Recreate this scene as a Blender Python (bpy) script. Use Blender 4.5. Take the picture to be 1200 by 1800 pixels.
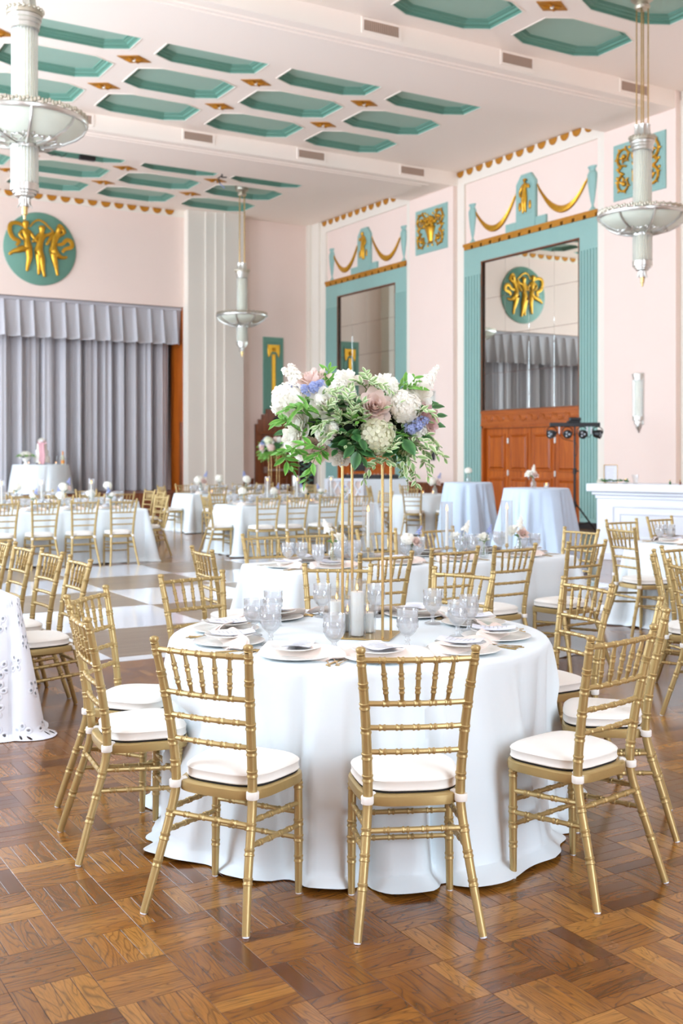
import bpy, bmesh, math, random
from mathutils import Vector, Matrix
PI = math.pi; R = math.radians
random.seed(7)
scene = bpy.context.scene
for o in list(bpy.data.objects): bpy.data.objects.remove(o)
COL = scene.collection

# ---------------------------------------------------------------- camera
cam_d = bpy.data.cameras.new('camera'); cam = bpy.data.objects.new('camera', cam_d); COL.objects.link(cam)
cam.location = (0, 0, 1.55); cam.rotation_euler = (R(90), 0, R(-30.75))
cam_d.sensor_fit = 'AUTO'; cam_d.sensor_width = 36; cam_d.lens = 38.6
cam_d.shift_y = -102 / 1800; cam_d.clip_start = .05; cam_d.clip_end = 200
cam_d.dof.use_dof = True; cam_d.dof.focus_distance = 4.1; cam_d.dof.aperture_fstop = 4.0
scene.camera = cam

# ---------------------------------------------------------------- sky, daylight through the tall windows
w = bpy.data.worlds.new('sky'); scene.world = w; w.use_nodes = True
bg = w.node_tree.nodes['Background']; bg.inputs[0].default_value = (.77, .91, 1.07, 1); bg.inputs[1].default_value = SKY_STRENGTH = 11.5
WINDOWS = [(3.9, 5.7), (9.9, 14.1), (16.8, 21.0), (23.7, 27.9)]          # openings in the left wall (y0, y1), sill .9, head 7.9
def window_portal(name, loc, rot, sx, sy):
    d = bpy.data.lights.new(name, 'AREA'); d.shape = 'RECTANGLE'; d.size = sx; d.size_y = sy
    d.cycles.is_portal = True
    o = bpy.data.objects.new(name, d); COL.objects.link(o); o.location = loc; o.rotation_euler = rot
for y0, y1 in WINDOWS:
    window_portal('daylight_window', (-1.82, (y0 + y1) / 2, 4.4), (0, R(-90), 0), 7.0, y1 - y0)
FRONT_WINDOWS = [(1.2, 5.2)]                 # openings in the wall behind the camera (x0, x1)
for x0, x1 in FRONT_WINDOWS:
    window_portal('daylight_window', ((x0 + x1) / 2, -6.12, 4.4), (R(90), 0, 0), x1 - x0, 7.0)
vs = scene.view_settings
vs.view_transform = 'Standard'; vs.look = 'None'; vs.gamma = 1; vs.use_curve_mapping = False
vs.exposure = 0.1
cy = scene.cycles
cy.max_bounces = 9; cy.diffuse_bounces = 5; cy.glossy_bounces = 4; cy.transmission_bounces = 6; cy.transparent_max_bounces = 24
cy.caustics_reflective = False; cy.caustics_refractive = False; cy.sample_clamp_indirect = 6
cy.use_denoising = True

# ---------------------------------------------------------------- helpers
def link(o, parent=None):
    COL.objects.link(o)
    if parent is not None: o.parent = parent
    return o
def tag(o, label=None, cat=None, group=None, kind=None):
    if label: o['label'] = label
    if cat: o['category'] = cat
    if group: o['group'] = group
    if kind: o['kind'] = kind
    return o
def empty(name, loc=(0, 0, 0), rz=0, label=None, cat=None, group=None, parent=None):
    o = bpy.data.objects.new(name, None); link(o, parent)
    o.location = loc; o.rotation_euler = (0, 0, rz); o.empty_display_size = .1
    return tag(o, label, cat, group)
KIDS = {}
def copy_tree(o, parent=None, top=True):
    c = o.copy(); COL.objects.link(c)
    if parent is not None: c.parent = parent
    for ch in list(o.children): copy_tree(ch, c, False)
    return c

class MB:
    """collects shapes, then becomes one mesh object"""
    def __init__(s): s.v = []; s.f = []; s.m = []; s.cur = 0; s.col = {}
    def add(s, vs, fs):
        b = len(s.v); s.v += [tuple(v) for v in vs]
        for f in fs: s.f.append(tuple(b + i for i in f)); s.m.append(s.cur)
        return b
    def box(s, c, d, rz=0, bev=0, rot=None):
        x, y, z = d[0] / 2, d[1] / 2, d[2] / 2
        if bev:
            b = bmesh.new(); bmesh.ops.create_cube(b, size=1)
            for v in b.verts: v.co = Vector((v.co.x * d[0], v.co.y * d[1], v.co.z * d[2]))
            bmesh.ops.bevel(b, geom=b.edges[:], offset=bev, segments=1, affect='EDGES')
            b.verts.index_update()
            vs = [v.co.copy() for v in b.verts]; fs = [[v.index for v in f.verts] for f in b.faces]; b.free()
        else:
            vs = [Vector(p) for p in ((-x,-y,-z),(x,-y,-z),(x,y,-z),(-x,y,-z),(-x,-y,z),(x,-y,z),(x,y,z),(-x,y,z))]
            fs = [(0,3,2,1),(4,5,6,7),(0,1,5,4),(1,2,6,5),(2,3,7,6),(3,0,4,7)]
        M = rot if rot is not None else Matrix.Rotation(rz, 3, 'Z')
        return s.add([M @ v + Vector(c) for v in vs], fs)
    def b2(s, x0, x1, y0, y1, z0, z1, bev=0):
        return s.box(((x0+x1)/2, (y0+y1)/2, (z0+z1)/2), (abs(x1-x0), abs(y1-y0), abs(z1-z0)), bev=bev)
    def lathe(s, prof, n=24, c=(0, 0, 0), M=None, mod=None, cap=True, a0=0, a1=2*PI):
        """prof: (r, z) from bottom to top; mod(r, z, a) -> r"""
        full = abs(a1 - a0 - 2*PI) < 1e-6; k = n if full else n + 1
        vs = []
        for r, z in prof:
            for i in range(k):
                a = a0 + (a1 - a0) * i / n; rr = mod(r, z, a) if mod else r
                p = Vector((rr*math.cos(a), rr*math.sin(a), z))
                vs.append((M @ p if M is not None else p) + Vector(c))
        fs = []
        for j in range(len(prof)-1):
            for i in range(n):
                i2 = (i+1) % k
                fs.append((j*k+i, j*k+i2, (j+1)*k+i2, (j+1)*k+i))
        if cap and full:
            fs.append(tuple(reversed(range(k)))); fs.append(tuple((len(prof)-1)*k+i for i in range(k)))
        return s.add(vs, fs)
    def tube(s, pts, rad, n=8, cap=True, up=(0, 0, 1), flat=None):
        """sweep of a circle (or ellipse flat=(a,b)) along a polyline; rad: number or list"""
        pts = [Vector(p) for p in pts]; L = len(pts)
        if not isinstance(rad, (list, tuple)): rad = [rad]*L
        vs = []; prev = None
        for i, p in enumerate(pts):
            t = (pts[min(i+1, L-1)] - pts[max(i-1, 0)])
            if t.length < 1e-9: t = Vector((0, 0, 1))
            t.normalize()
            if prev is None:
                u = Vector(up)
                if abs(u.dot(t)) > .95: u = Vector((1, 0, 0)) if abs(t.x) < .9 else Vector((0, 1, 0))
                a = (u - t*u.dot(t)).normalized()
            else:
                a = prev - t*prev.dot(t)
                a = a.normalized() if a.length > 1e-6 else prev
            prev = a; b = t.cross(a)
            fa, fb = flat if flat else (1, 1)
            for k in range(n):
                q = 2*PI*k/n
                vs.append(p + (a*math.cos(q)*fa + b*math.sin(q)*fb)*rad[i])
        fs = []
        for j in range(L-1):
            for k in range(n):
                k2 = (k+1) % n
                fs.append((j*n+k, j*n+k2, (j+1)*n+k2, (j+1)*n+k))
        if cap: fs.append(tuple(reversed(range(n)))); fs.append(tuple((L-1)*n+k for k in range(n)))
        return s.add(vs, fs)
    def prism(s, poly, h, M=None, bev=0):
        """polygon in xy extruded 0..h in z then mapped by the 4x4 M; bev insets the top"""
        n = len(poly); vs = [Vector((x, y, 0)) for x, y in poly]
        if bev:
            cx = sum(p[0] for p in poly)/n; cyy = sum(p[1] for p in poly)/n
            vs += [Vector((x, y, h-bev)) for x, y in poly]
            ins = []
            for i in range(n):
                p = Vector(poly[i]); a = (Vector(poly[i-1])-p).normalized(); b = (Vector(poly[(i+1) % n])-p).normalized()
                d = a+b
                if d.length < 1e-4: d = Vector((-a.y, a.x))
                d.normalize()
                if d.dot(Vector((cx, cyy))-p) < 0: d = -d
                ins.append(Vector((p.x+d.x*bev, p.y+d.y*bev, h)))
            vs += ins; rings = 3
        else:
            vs += [Vector((x, y, h)) for x, y in poly]; rings = 2
        fs = [tuple(reversed(range(n)))]
        for r in range(rings-1):
            for i in range(n): fs.append((r*n+i, r*n+(i+1) % n, (r+1)*n+(i+1) % n, (r+1)*n+i))
        fs.append(tuple((rings-1)*n+i for i in range(n)))
        if M is not None: vs = [M @ v for v in vs]
        return s.add(vs, fs)
    def sphere(s, c, r, n=10, m=6, sc=(1, 1, 1), M=None):
        prof = [(max(1e-4, math.sin(PI*j/m))*r, -math.cos(PI*j/m)*r) for j in range(m+1)]
        S = Matrix.Diagonal(sc)
        return s.lathe(prof, n, c, (M @ S) if M is not None else S, cap=False)
    def grid(s, P):
        """P: rows of points"""
        a, b = len(P), len(P[0])
        return s.add([p for r in P for p in r], [(i*b+j, i*b+j+1, (i+1)*b+j+1, (i+1)*b+j) for i in range(a-1) for j in range(b-1)])
    def build(s, name, mats, parent=None, smooth=40, loc=None, kind=None, label=None):
        me = bpy.data.meshes.new(name); me.from_pydata(s.v, [], s.f)
        for m in (mats if isinstance(mats, (list, tuple)) else [mats]): me.materials.append(m)
        if any(s.m): me.polygons.foreach_set('material_index', s.m)
        if s.col:
            at = me.color_attributes.new('tint', 'FLOAT_COLOR', 'POINT')
            buf = []
            for i in range(len(s.v)): buf += s.col.get(i, (0, 0, 0, 1))
            at.data.foreach_set('color', buf)
        if smooth:
            me.polygons.foreach_set('use_smooth', [True]*len(me.polygons))
            me.set_sharp_from_angle(angle=R(smooth))
        me.update()
        o = bpy.data.objects.new(name, me); link(o, parent)
        if loc is not None: o.location = loc
        return tag(o, label, None, None, kind)
def inst(name, src, parent, loc=(0, 0, 0), rot=(0, 0, 0), sc=None):
    """another object on src's mesh"""
    o = bpy.data.objects.new(name, src.data); link(o, parent); o.location = loc; o.rotation_euler = rot
    if sc: o.scale = sc
    return o
def rect_ring(mb, x0, x1, y0, y1, t, M, h, bev=0):
    """a flat frame of four mitred bars"""
    for q in ([(x0,y0),(x1,y0),(x1-t,y0+t),(x0+t,y0+t)], [(x1,y0),(x1,y1),(x1-t,y1-t),(x1-t,y0+t)],
              [(x1,y1),(x0,y1),(x0+t,y1-t),(x1-t,y1-t)], [(x0,y1),(x0,y0),(x0+t,y0+t),(x0+t,y1-t)]):
        mb.prism(q, h, M, bev)
def smooth_path(pts, n=8, closed=False):
    """Catmull-Rom through pts"""
    P = [Vector(p) for p in pts]; out = []; L = len(P)
    for i in range(L if closed else L-1):
        p0 = P[(i-1) % L] if (closed or i > 0) else P[0]; p1 = P[i]; p2 = P[(i+1) % L]; p3 = P[(i+2) % L] if (closed or i+2 < L) else P[-1]
        for k in range(n):
            t = k/n
            out.append(.5*((2*p1)+(p2-p0)*t+(2*p0-5*p1+4*p2-p3)*t*t+(3*p1-p0-3*p2+p3)*t**3))
    if not closed: out.append(P[-1])
    return out
def wall_M(X, Y, Z, facing):
    """local x along the wall (rightwards for a viewer), y up, z out of the wall"""
    if facing == '-X': return Matrix(((0, 0, -1, X), (-1, 0, 0, Y), (0, 1, 0, Z), (0, 0, 0, 1)))
    if facing == '-Y': return Matrix(((1, 0, 0, X), (0, 0, -1, Y), (0, 1, 0, Z), (0, 0, 0, 1)))
    if facing == '+X': return Matrix(((0, 0, 1, X), (1, 0, 0, Y), (0, 1, 0, Z), (0, 0, 0, 1)))

# ---------------------------------------------------------------- materials
def lin(r, g, b):
    f = lambda c: c/12.92 if c <= .04045 else ((c+.055)/1.055)**2.4
    return (f(r/255), f(g/255), f(b/255), 1)
def mat(name, rgb, rough=.5, metal=0, bump=0, bscale=60, var=0, vscale=6, spec=.5, coat=0, sheen=0, emit=None, estr=0, stretch=None, trans=0, sss=0, aniso=0):
    m = bpy.data.materials.new(name); m.use_nodes = True; nt = m.node_tree; p = nt.nodes['Principled BSDF']
    c = lin(*rgb); p.inputs['Base Color'].default_value = c; p.inputs['Roughness'].default_value = rough
    p.inputs['Metallic'].default_value = metal; p.inputs['Specular IOR Level'].default_value = spec
    p.inputs['Coat Weight'].default_value = coat; p.inputs['Coat Roughness'].default_value = .12
    if sheen: p.inputs['Sheen Weight'].default_value = sheen
    if trans: p.inputs['Transmission Weight'].default_value = trans
    if sss: p.inputs['Subsurface Weight'].default_value = sss; p.inputs['Subsurface Radius'].default_value = (.01, .008, .006)
    if emit: p.inputs['Emission Color'].default_value = lin(*emit); p.inputs['Emission Strength'].default_value = estr
    tc = mp = None
    if bump or var:
        tc = nt.nodes.new('ShaderNodeTexCoord'); mp = nt.nodes.new('ShaderNodeMapping'); nt.links.new(tc.outputs['Object'], mp.inputs[0])
        if stretch: mp.inputs['Scale'].default_value = stretch
    if var:
        n = nt.nodes.new('ShaderNodeTexNoise'); n.inputs['Scale'].default_value = vscale; n.inputs['Detail'].default_value = 4
        nt.links.new(mp.outputs[0], n.inputs['Vector'])
        mx = nt.nodes.new('ShaderNodeMix'); mx.data_type = 'RGBA'
        mx.inputs[6].default_value = tuple(min(1, x*(1-var)) for x in c[:3])+(1,); mx.inputs[7].default_value = tuple(min(1, x*(1+var)) for x in c[:3])+(1,)
        nt.links.new(n.outputs['Fac'], mx.inputs[0]); nt.links.new(mx.outputs[2], p.inputs['Base Color'])
    if bump:
        n = nt.nodes.new('ShaderNodeTexNoise'); n.inputs['Scale'].default_value = bscale; n.inputs['Detail'].default_value = 3
        nt.links.new(mp.outputs[0], n.inputs['Vector'])
        b = nt.nodes.new('ShaderNodeBump'); b.inputs['Strength'].default_value = bump; b.inputs['Distance'].default_value = .01
        nt.links.new(n.outputs['Fac'], b.inputs['Height']); nt.links.new(b.outputs[0], p.inputs['Normal'])
    return m
def thin_glass(name, tint=(1, 1, 1), haze=.0, rough=.02, refl=1.0):
    """thin-walled clear glass: straight transmission plus Fresnel reflection, a little milky scatter"""
    m = bpy.data.materials.new(name); m.use_nodes = True; nt = m.node_tree
    for n in list(nt.nodes): nt.nodes.remove(n)
    out = nt.nodes.new('ShaderNodeOutputMaterial'); tr = nt.nodes.new('ShaderNodeBsdfTransparent'); tr.inputs[0].default_value = (*tint, 1)
    gl = nt.nodes.new('ShaderNodeBsdfGlossy'); gl.inputs['Roughness'].default_value = rough
    lw = nt.nodes.new('ShaderNodeLayerWeight'); lw.inputs[0].default_value = .5
    pw = nt.nodes.new('ShaderNodeMath'); pw.operation = 'POWER'; pw.inputs[1].default_value = 3.5; nt.links.new(lw.outputs['Facing'], pw.inputs[0])
    ml = nt.nodes.new('ShaderNodeMath'); ml.operation = 'MULTIPLY_ADD'; ml.inputs[1].default_value = .45*refl; ml.inputs[2].default_value = .045*refl; ml.use_clamp = True
    nt.links.new(pw.outputs[0], ml.inputs[0])
    mx = nt.nodes.new('ShaderNodeMixShader'); nt.links.new(ml.outputs[0], mx.inputs[0]); nt.links.new(gl.outputs[0], mx.inputs[2])
    if haze:
        df = nt.nodes.new('ShaderNodeBsdfTranslucent'); df.inputs[0].default_value = (.95, .97, 1, 1)
        d2 = nt.nodes.new('ShaderNodeBsdfDiffuse'); d2.inputs[0].default_value = (.95, .97, 1, 1)
        ad = nt.nodes.new('ShaderNodeMixShader'); ad.inputs[0].default_value = .5; nt.links.new(df.outputs[0], ad.inputs[1]); nt.links.new(d2.outputs[0], ad.inputs[2])
        m2 = nt.nodes.new('ShaderNodeMixShader'); m2.inputs[0].default_value = haze; nt.links.new(tr.outputs[0], m2.inputs[1]); nt.links.new(ad.outputs[0], m2.inputs[2])
        nt.links.new(m2.outputs[0], mx.inputs[1])
    else: nt.links.new(tr.outputs[0], mx.inputs[1])
    nt.links.new(mx.outputs[0], out.inputs[0]); return m
class Nodes:
    """tiny maths helper for node graphs"""
    def __init__(s, m): s.nt = m.node_tree
    def new(s, t): return s.nt.nodes.new(t)
    def put(s, sock, v):
        if isinstance(v, (int, float)): sock.default_value = v
        elif isinstance(v, tuple): sock.default_value = v
        else: s.nt.links.new(v, sock)
    def math(s, op, a, b=0.0, c=None):
        n = s.new('ShaderNodeMath'); n.operation = op; s.put(n.inputs[0], a); s.put(n.inputs[1], b)
        if c is not None: s.put(n.inputs[2], c)
        return n.outputs[0]
    def mix(s, f, a, b):
        n = s.new('ShaderNodeMix'); n.data_type = 'RGBA'; s.put(n.inputs[0], f); s.put(n.inputs[6], a); s.put(n.inputs[7], b); return n.outputs[2]
    def mixf(s, f, a, b): return s.math('ADD', s.math('MULTIPLY', a, s.math('SUBTRACT', 1.0, f)), s.math('MULTIPLY', b, f))
    def comb(s, x, y, z=0.0):
        n = s.new('ShaderNodeCombineXYZ'); s.put(n.inputs[0], x); s.put(n.inputs[1], y); s.put(n.inputs[2], z); return n.outputs[0]
    def noise(s, vec, scale, detail=3, rough=.5, dist=0):
        n = s.new('ShaderNodeTexNoise'); s.put(n.inputs['Vector'], vec); n.inputs['Scale'].default_value = scale
        n.inputs['Detail'].default_value = detail; n.inputs['Roughness'].default_value = rough; n.inputs['Distortion'].default_value = dist; return n.outputs['Fac']
    def ramp(s, f, stops):
        n = s.new('ShaderNodeValToRGB'); s.put(n.inputs[0], f); e = n.color_ramp.elements
        e[0].position, e[0].color = stops[0]; e[1].position, e[1].color = stops[-1]
        for pos, c in stops[1:-1]:
            x = e.new(pos); x.color = c
        return n.outputs[0]
PG = .2386; PX0 = 1.031; PY0 = 2.966                                   # parquet pitch and origin
def parquet_material():
    m = mat('oak_parquet', (150, 100, 55), rough=.24, coat=.35); N = Nodes(m); p = m.node_tree.nodes['Principled BSDF']
    g = N.new('ShaderNodeNewGeometry'); sp = N.new('ShaderNodeSeparateXYZ'); N.put(sp.inputs[0], g.outputs['Position'])
    u = N.math('DIVIDE', N.math('SUBTRACT', sp.outputs[0], PX0-20*PG), PG); v = N.math('DIVIDE', N.math('SUBTRACT', sp.outputs[1], PY0-40*PG), PG)
    iu, iv = N.math('FLOOR', u), N.math('FLOOR', v); fu, fv = N.math('FRACT', u), N.math('FRACT', v)
    ck = N.math('MODULO', N.math('ADD', iu, iv), 2.0)
    al = N.mixf(ck, fu, fv); ac = N.mixf(ck, fv, fu)                    # along / across the grain
    pk = N.math('FLOOR', N.math('MULTIPLY', ac, 4.0))
    wn = N.new('ShaderNodeTexWhiteNoise'); wn.noise_dimensions = '3D'; N.put(wn.inputs[0], N.comb(iu, iv, pk))
    sq = N.new('ShaderNodeTexWhiteNoise'); sq.noise_dimensions = '3D'; N.put(sq.inputs[0], N.comb(iu, iv, 77.0))
    rnd, rs = wn.outputs[0], sq.outputs[0]
    off = N.math('MULTIPLY', rnd, 91.0)
    a2 = N.math('ADD', al, off)
    rings = N.noise(N.comb(N.math('MULTIPLY', a2, .55), N.math('MULTIPLY', ac, 2.9), off), 1.0, 2, .45, .6)
    line = N.math('FRACT', N.math('MULTIPLY', rings, N.math('ADD', 9.0, N.math('MULTIPLY', rnd, 8.0))))
    dark = N.ramp(line, [(0, (1, 1, 1, 1)), (.16, (.25, .25, .25, 1)), (.4, (0, 0, 0, 1)), (.85, (0, 0, 0, 1)), (1, (.8, .8, .8, 1))])
    pores = N.noise(N.comb(N.math('MULTIPLY', a2, 4.0), N.math('MULTIPLY', ac, 75.0), off), 1.0, 3, .6)
    tone = N.math('ADD', N.math('MULTIPLY', rnd, .55), N.math('MULTIPLY', rs, .45))
    base = N.ramp(tone, [(.1, lin(96, 52, 16)), (.4, lin(130, 79, 27)), (.65, lin(152, 98, 38)), (.95, lin(176, 122, 54))])
    c1 = N.mix(N.math('MULTIPLY', dark, .62), base, lin(52, 31, 15))
    c2 = N.mix(N.math('MULTIPLY', N.ramp(pores, [(.45, (0, 0, 0, 1)), (.7, (1, 1, 1, 1))]), .4), c1, lin(74, 46, 23))
    # joints for the stretch of floor beyond the separately built planks
    e = lambda f: N.math('MINIMUM', f, N.math('SUBTRACT', 1.0, f))
    jt = N.math('MINIMUM', e(al), N.math('MULTIPLY', e(N.math('FRACT', N.math('MULTIPLY', ac, 4.0))), .25))
    jm = N.ramp(jt, [(0, (1, 1, 1, 1)), (.012, (0, 0, 0, 1))])
    c3 = N.mix(N.math('MULTIPLY', jm, .55), c2, lin(55, 30, 14))
    N.put(p.inputs['Base Color'], c3)
    wear = N.noise(g.outputs['Position'], 2.2, 4)
    N.put(p.inputs['Roughness'], N.math('ADD', .17, N.math('MULTIPLY', wear, .16)))
    bp = N.new('ShaderNodeBump'); bp.inputs['Strength'].default_value = .12; bp.inputs['Distance'].default_value = .002
    N.put(bp.inputs['Height'], N.math('ADD', N.math('MULTIPLY', pores, .5), N.math('MULTIPLY', wear, 1.0))); N.put(p.inputs['Normal'], bp.outputs[0])
    return m
def wood_material(name, dark, light, rough=.35, axis='z', coat=.2, scale=1.0):
    m = mat(name, light, rough=rough, coat=coat); N = Nodes(m); p = m.node_tree.nodes['Principled BSDF']
    g = N.new('ShaderNodeNewGeometry'); mp = N.new('ShaderNodeMapping'); N.put(mp.inputs[0], g.outputs['Position'])
    st = {'z': (14, 14, .9), 'x': (.9, 14, 14), 'y': (14, .9, 14)}[axis]; mp.inputs['Scale'].default_value = tuple(scale*k for k in st)
    f = N.noise(mp.outputs[0], 1.0, 5, .6, .8)
    N.put(p.inputs['Base Color'], N.ramp(f, [(.3, lin(*dark)), (.7, lin(*light))])); return m
def leaf_material(name, inner, edge, rough=.4):
    m = mat(name, inner, rough=rough, spec=.4); N = Nodes(m); p = m.node_tree.nodes['Principled BSDF']
    a = N.new('ShaderNodeAttribute'); a.attribute_name = 'tint'; sp = N.new('ShaderNodeSeparateColor'); N.put(sp.inputs[0], a.outputs['Color'])
    oi = N.new('ShaderNodeObjectInfo'); g = N.new('ShaderNodeNewGeometry')
    k = N.math('ADD', .7, N.math('MULTIPLY', N.noise(g.outputs['Position'], 24, 2), .6))
    col = N.mix(N.math('MULTIPLY', sp.outputs[0], 1.0), lin(*inner), lin(*edge))
    hs = N.new('ShaderNodeHueSaturation'); N.put(hs.inputs['Value'], k); N.put(hs.inputs['Color'], col)
    N.put(p.inputs['Base Color'], hs.outputs[0])
    p.inputs['Subsurface Weight'].default_value = .0
    p.inputs['Transmission Weight'].default_value = 0
    return m
M = {}
M['parquet'] = parquet_material()
M['joint'] = mat('floor_joint', (52, 30, 16), rough=.8)
M['pink'] = mat('pink_plaster', (244, 222, 210), rough=.7, bump=.05, bscale=30, var=.02, vscale=1.2)
M['ceil'] = mat('ceiling_paint', (254, 241, 229), rough=.6, bump=.03, bscale=20)
M['cream'] = mat('cream_paint', (240, 231, 218), rough=.55, bump=.03)
M['stone'] = mat('grey_cream_paint', (232, 224, 212), rough=.6, bump=.03)
M['teal'] = mat('teal_paint', (146, 184, 176), rough=.5, bump=.03, var=.03)
M['teal_d'] = mat('deep_teal_paint', (106, 152, 134), rough=.5, bump=.03)
M['teal_p'] = mat('coffer_panel_paint', (156, 188, 172), rough=.5, bump=.06, bscale=12, var=.03)
M['gold'] = mat('gold_leaf', (214, 160, 50), rough=.33, metal=.75, bump=.15, bscale=40, var=.22, vscale=14)
M['gold_m'] = mat('matt_gilding', (190, 128, 36), rough=.5, metal=.35, bump=.1, bscale=30, var=.2, vscale=9)
M['chair'] = mat('gold_lacquer', (182, 157, 104), rough=.34, metal=.45, bump=.04, bscale=90, var=.06, vscale=20)
M['brass'] = mat('brushed_gold_metal', (204, 174, 118), rough=.27, metal=.85)
M['cushion'] = mat('ivory_cotton', (240, 236, 228), rough=.85, sheen=.2, bump=.12, bscale=14)
M['welt'] = mat('cushion_base_cloth', (26, 22, 20), rough=.9)
M['cloth'] = mat('white_tablecloth', (224, 232, 235), rough=.8, sheen=.1)
M['blue'] = mat('pale_blue_linen', (192, 208, 225), rough=.8, sheen=.15, bump=.1, bscale=160, var=.04, vscale=9)
M['curtain'] = mat('grey_velvet', (188, 185, 188), rough=.85, sheen=.4, bump=.04, bscale=80)
M['door_wood'] = wood_material('orange_mahogany', (152, 68, 14), (200, 106, 30), rough=.33)
M['door_wood_h'] = wood_material('orange_mahogany_rail', (148, 70, 18), (192, 104, 36), rough=.35, axis='y')
M['dark_wood'] = wood_material('brown_panel_wood', (90, 44, 20), (142, 78, 40), rough=.4)
M['mirror'] = mat('silvered_glass', (234, 239, 233), rough=.012, metal=1)
M['silver'] = mat('pale_nickel', (206, 205, 198), rough=.28, metal=.8, bump=.03)
M['silver_o'] = mat('chased_silver', (186, 178, 160), rough=.34, metal=.8, bump=.4, bscale=60)
M['frost'] = mat('frosted_lamp_glass', (222, 228, 212), rough=.35, var=.03, vscale=4)
M['frost_p'] = mat('frosted_tube_glass', (242, 240, 222), rough=.4)
M['rod_glass'] = thin_glass('glass_rod', (.98, .98, .93), haze=.35, rough=.06, refl=1.4)
M['glass'] = thin_glass('clear_glass', (.96, .97, .97), haze=.05, refl=1.5)
def pressed_glass():
    m = thin_glass('pressed_glass', (.975, .98, .985), haze=.16, rough=.04, refl=2.2); nt = m.node_tree
    out = [n for n in nt.nodes if n.type == 'OUTPUT_MATERIAL'][0]; src = out.inputs[0].links[0].from_socket
    g = nt.nodes.new('ShaderNodeBsdfRefraction'); g.inputs['IOR'].default_value = 1.35; g.inputs['Roughness'].default_value = .02
    mx = nt.nodes.new('ShaderNodeMixShader'); mx.inputs[0].default_value = .08; nt.links.new(src, mx.inputs[1]); nt.links.new(g.outputs[0], mx.inputs[2]); nt.links.new(mx.outputs[0], out.inputs[0]); return m
M['cut'] = pressed_glass()
M['wax'] = mat('white_wax', (250, 244, 236), rough=.45, sss=.3)
M['wick'] = mat('wick', (40, 30, 24), rough=.9)
M['flame'] = mat('candle_flame', (255, 190, 110), emit=(255, 176, 92), estr=6.0)
M['china'] = mat('white_china', (244, 243, 238), rough=.18, coat=.4)
M['napkin'] = mat('blush_napkin', (240, 224, 214), rough=.85, bump=.08, bscale=120)
M['menu'] = mat('pale_menu_card', (232, 235, 246), rough=.7)
M['white_gloss'] = mat('white_gloss_panel', (236, 240, 250), rough=.07, coat=.6)
M['white_paint'] = mat('white_satin_paint', (240, 245, 252), rough=.45)
M['black'] = mat('black_plastic', (22, 22, 24), rough=.4)
M['lens'] = mat('lamp_lens', (190, 200, 208), rough=.1, metal=.4)
M['vent'] = mat('vent_bronze', (206, 180, 162), rough=.5, metal=.3)
M['vent_d'] = mat('vent_dark', (84, 64, 50), rough=.8)
M['dance_wood'] = wood_material('grey_oak_vinyl', (112, 94, 76), (146, 126, 104), rough=.28, axis='x', coat=.2)
M['stem'] = mat('green_stem', (96, 128, 58), rough=.5)
M['leaf'] = leaf_material('ruscus_leaf', (84, 146, 52), (132, 182, 84))
M['leaf_v'] = leaf_material('variegated_leaf', (120, 158, 92), (232, 238, 200))
M['leaf_d'] = leaf_material('dark_leaf', (44, 92, 48), (86, 136, 76))
M['petal_w'] = mat('white_petal', (254, 252, 244), rough=.6, sheen=.15)
M['petal_c'] = mat('hydrangea_petal', (240, 240, 216), rough=.6, var=.06, vscale=40)
M['petal_b'] = mat('blush_petal', (242, 222, 213), rough=.6, sheen=.15)
M['petal_m'] = mat('mauve_petal', (228, 198, 194), rough=.6, sheen=.15)
M['petal_l'] = mat('blue_petal', (172, 184, 226), rough=.6)
for k_ in ('petal_w', 'petal_c', 'petal_b', 'petal_m', 'petal_l'):                # thin petals let light through
    nt_ = M[k_].node_tree; p_ = nt_.nodes['Principled BSDF']; o_ = [n for n in nt_.nodes if n.type == 'OUTPUT_MATERIAL'][0]
    t_ = nt_.nodes.new('ShaderNodeBsdfTranslucent'); t_.inputs[0].default_value = p_.inputs['Base Color'].default_value
    x_ = nt_.nodes.new('ShaderNodeMixShader'); x_.inputs[0].default_value = .42
    nt_.links.new(p_.outputs[0], x_.inputs[1]); nt_.links.new(t_.outputs[0], x_.inputs[2]); nt_.links.new(x_.outputs[0], o_.inputs[0])
M['ribbon'] = mat('rose_ribbon', (214, 164, 170), rough=.6)
M['orange'] = mat('orange_label', (226, 140, 40), rough=.4)
M['metal_d'] = mat('steel_hinge', (200, 196, 190), rough=.3, metal=.9)
M['frame_w'] = mat('window_frame_white', (240, 240, 236), rough=.5)
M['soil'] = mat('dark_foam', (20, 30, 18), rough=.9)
M['champagne'] = mat('bottle_glass', (200, 196, 160), rough=.15, coat=.5)
# ================================================================ SETTING
def structure(o): o['kind'] = 'structure'; return o
XL, XW, XP, YB, ZC, ZB = -1.7, 16.0, 15.88, 28.7, 8.35, 8.03                      # right wall bays, its piers, back wall, ceiling, beam soffit
BEAMS = [(21.4, 23.25), (14.48, 16.3), (7.5, 9.38), (.5, 2.4), (-6.2, -4.6)]
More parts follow.
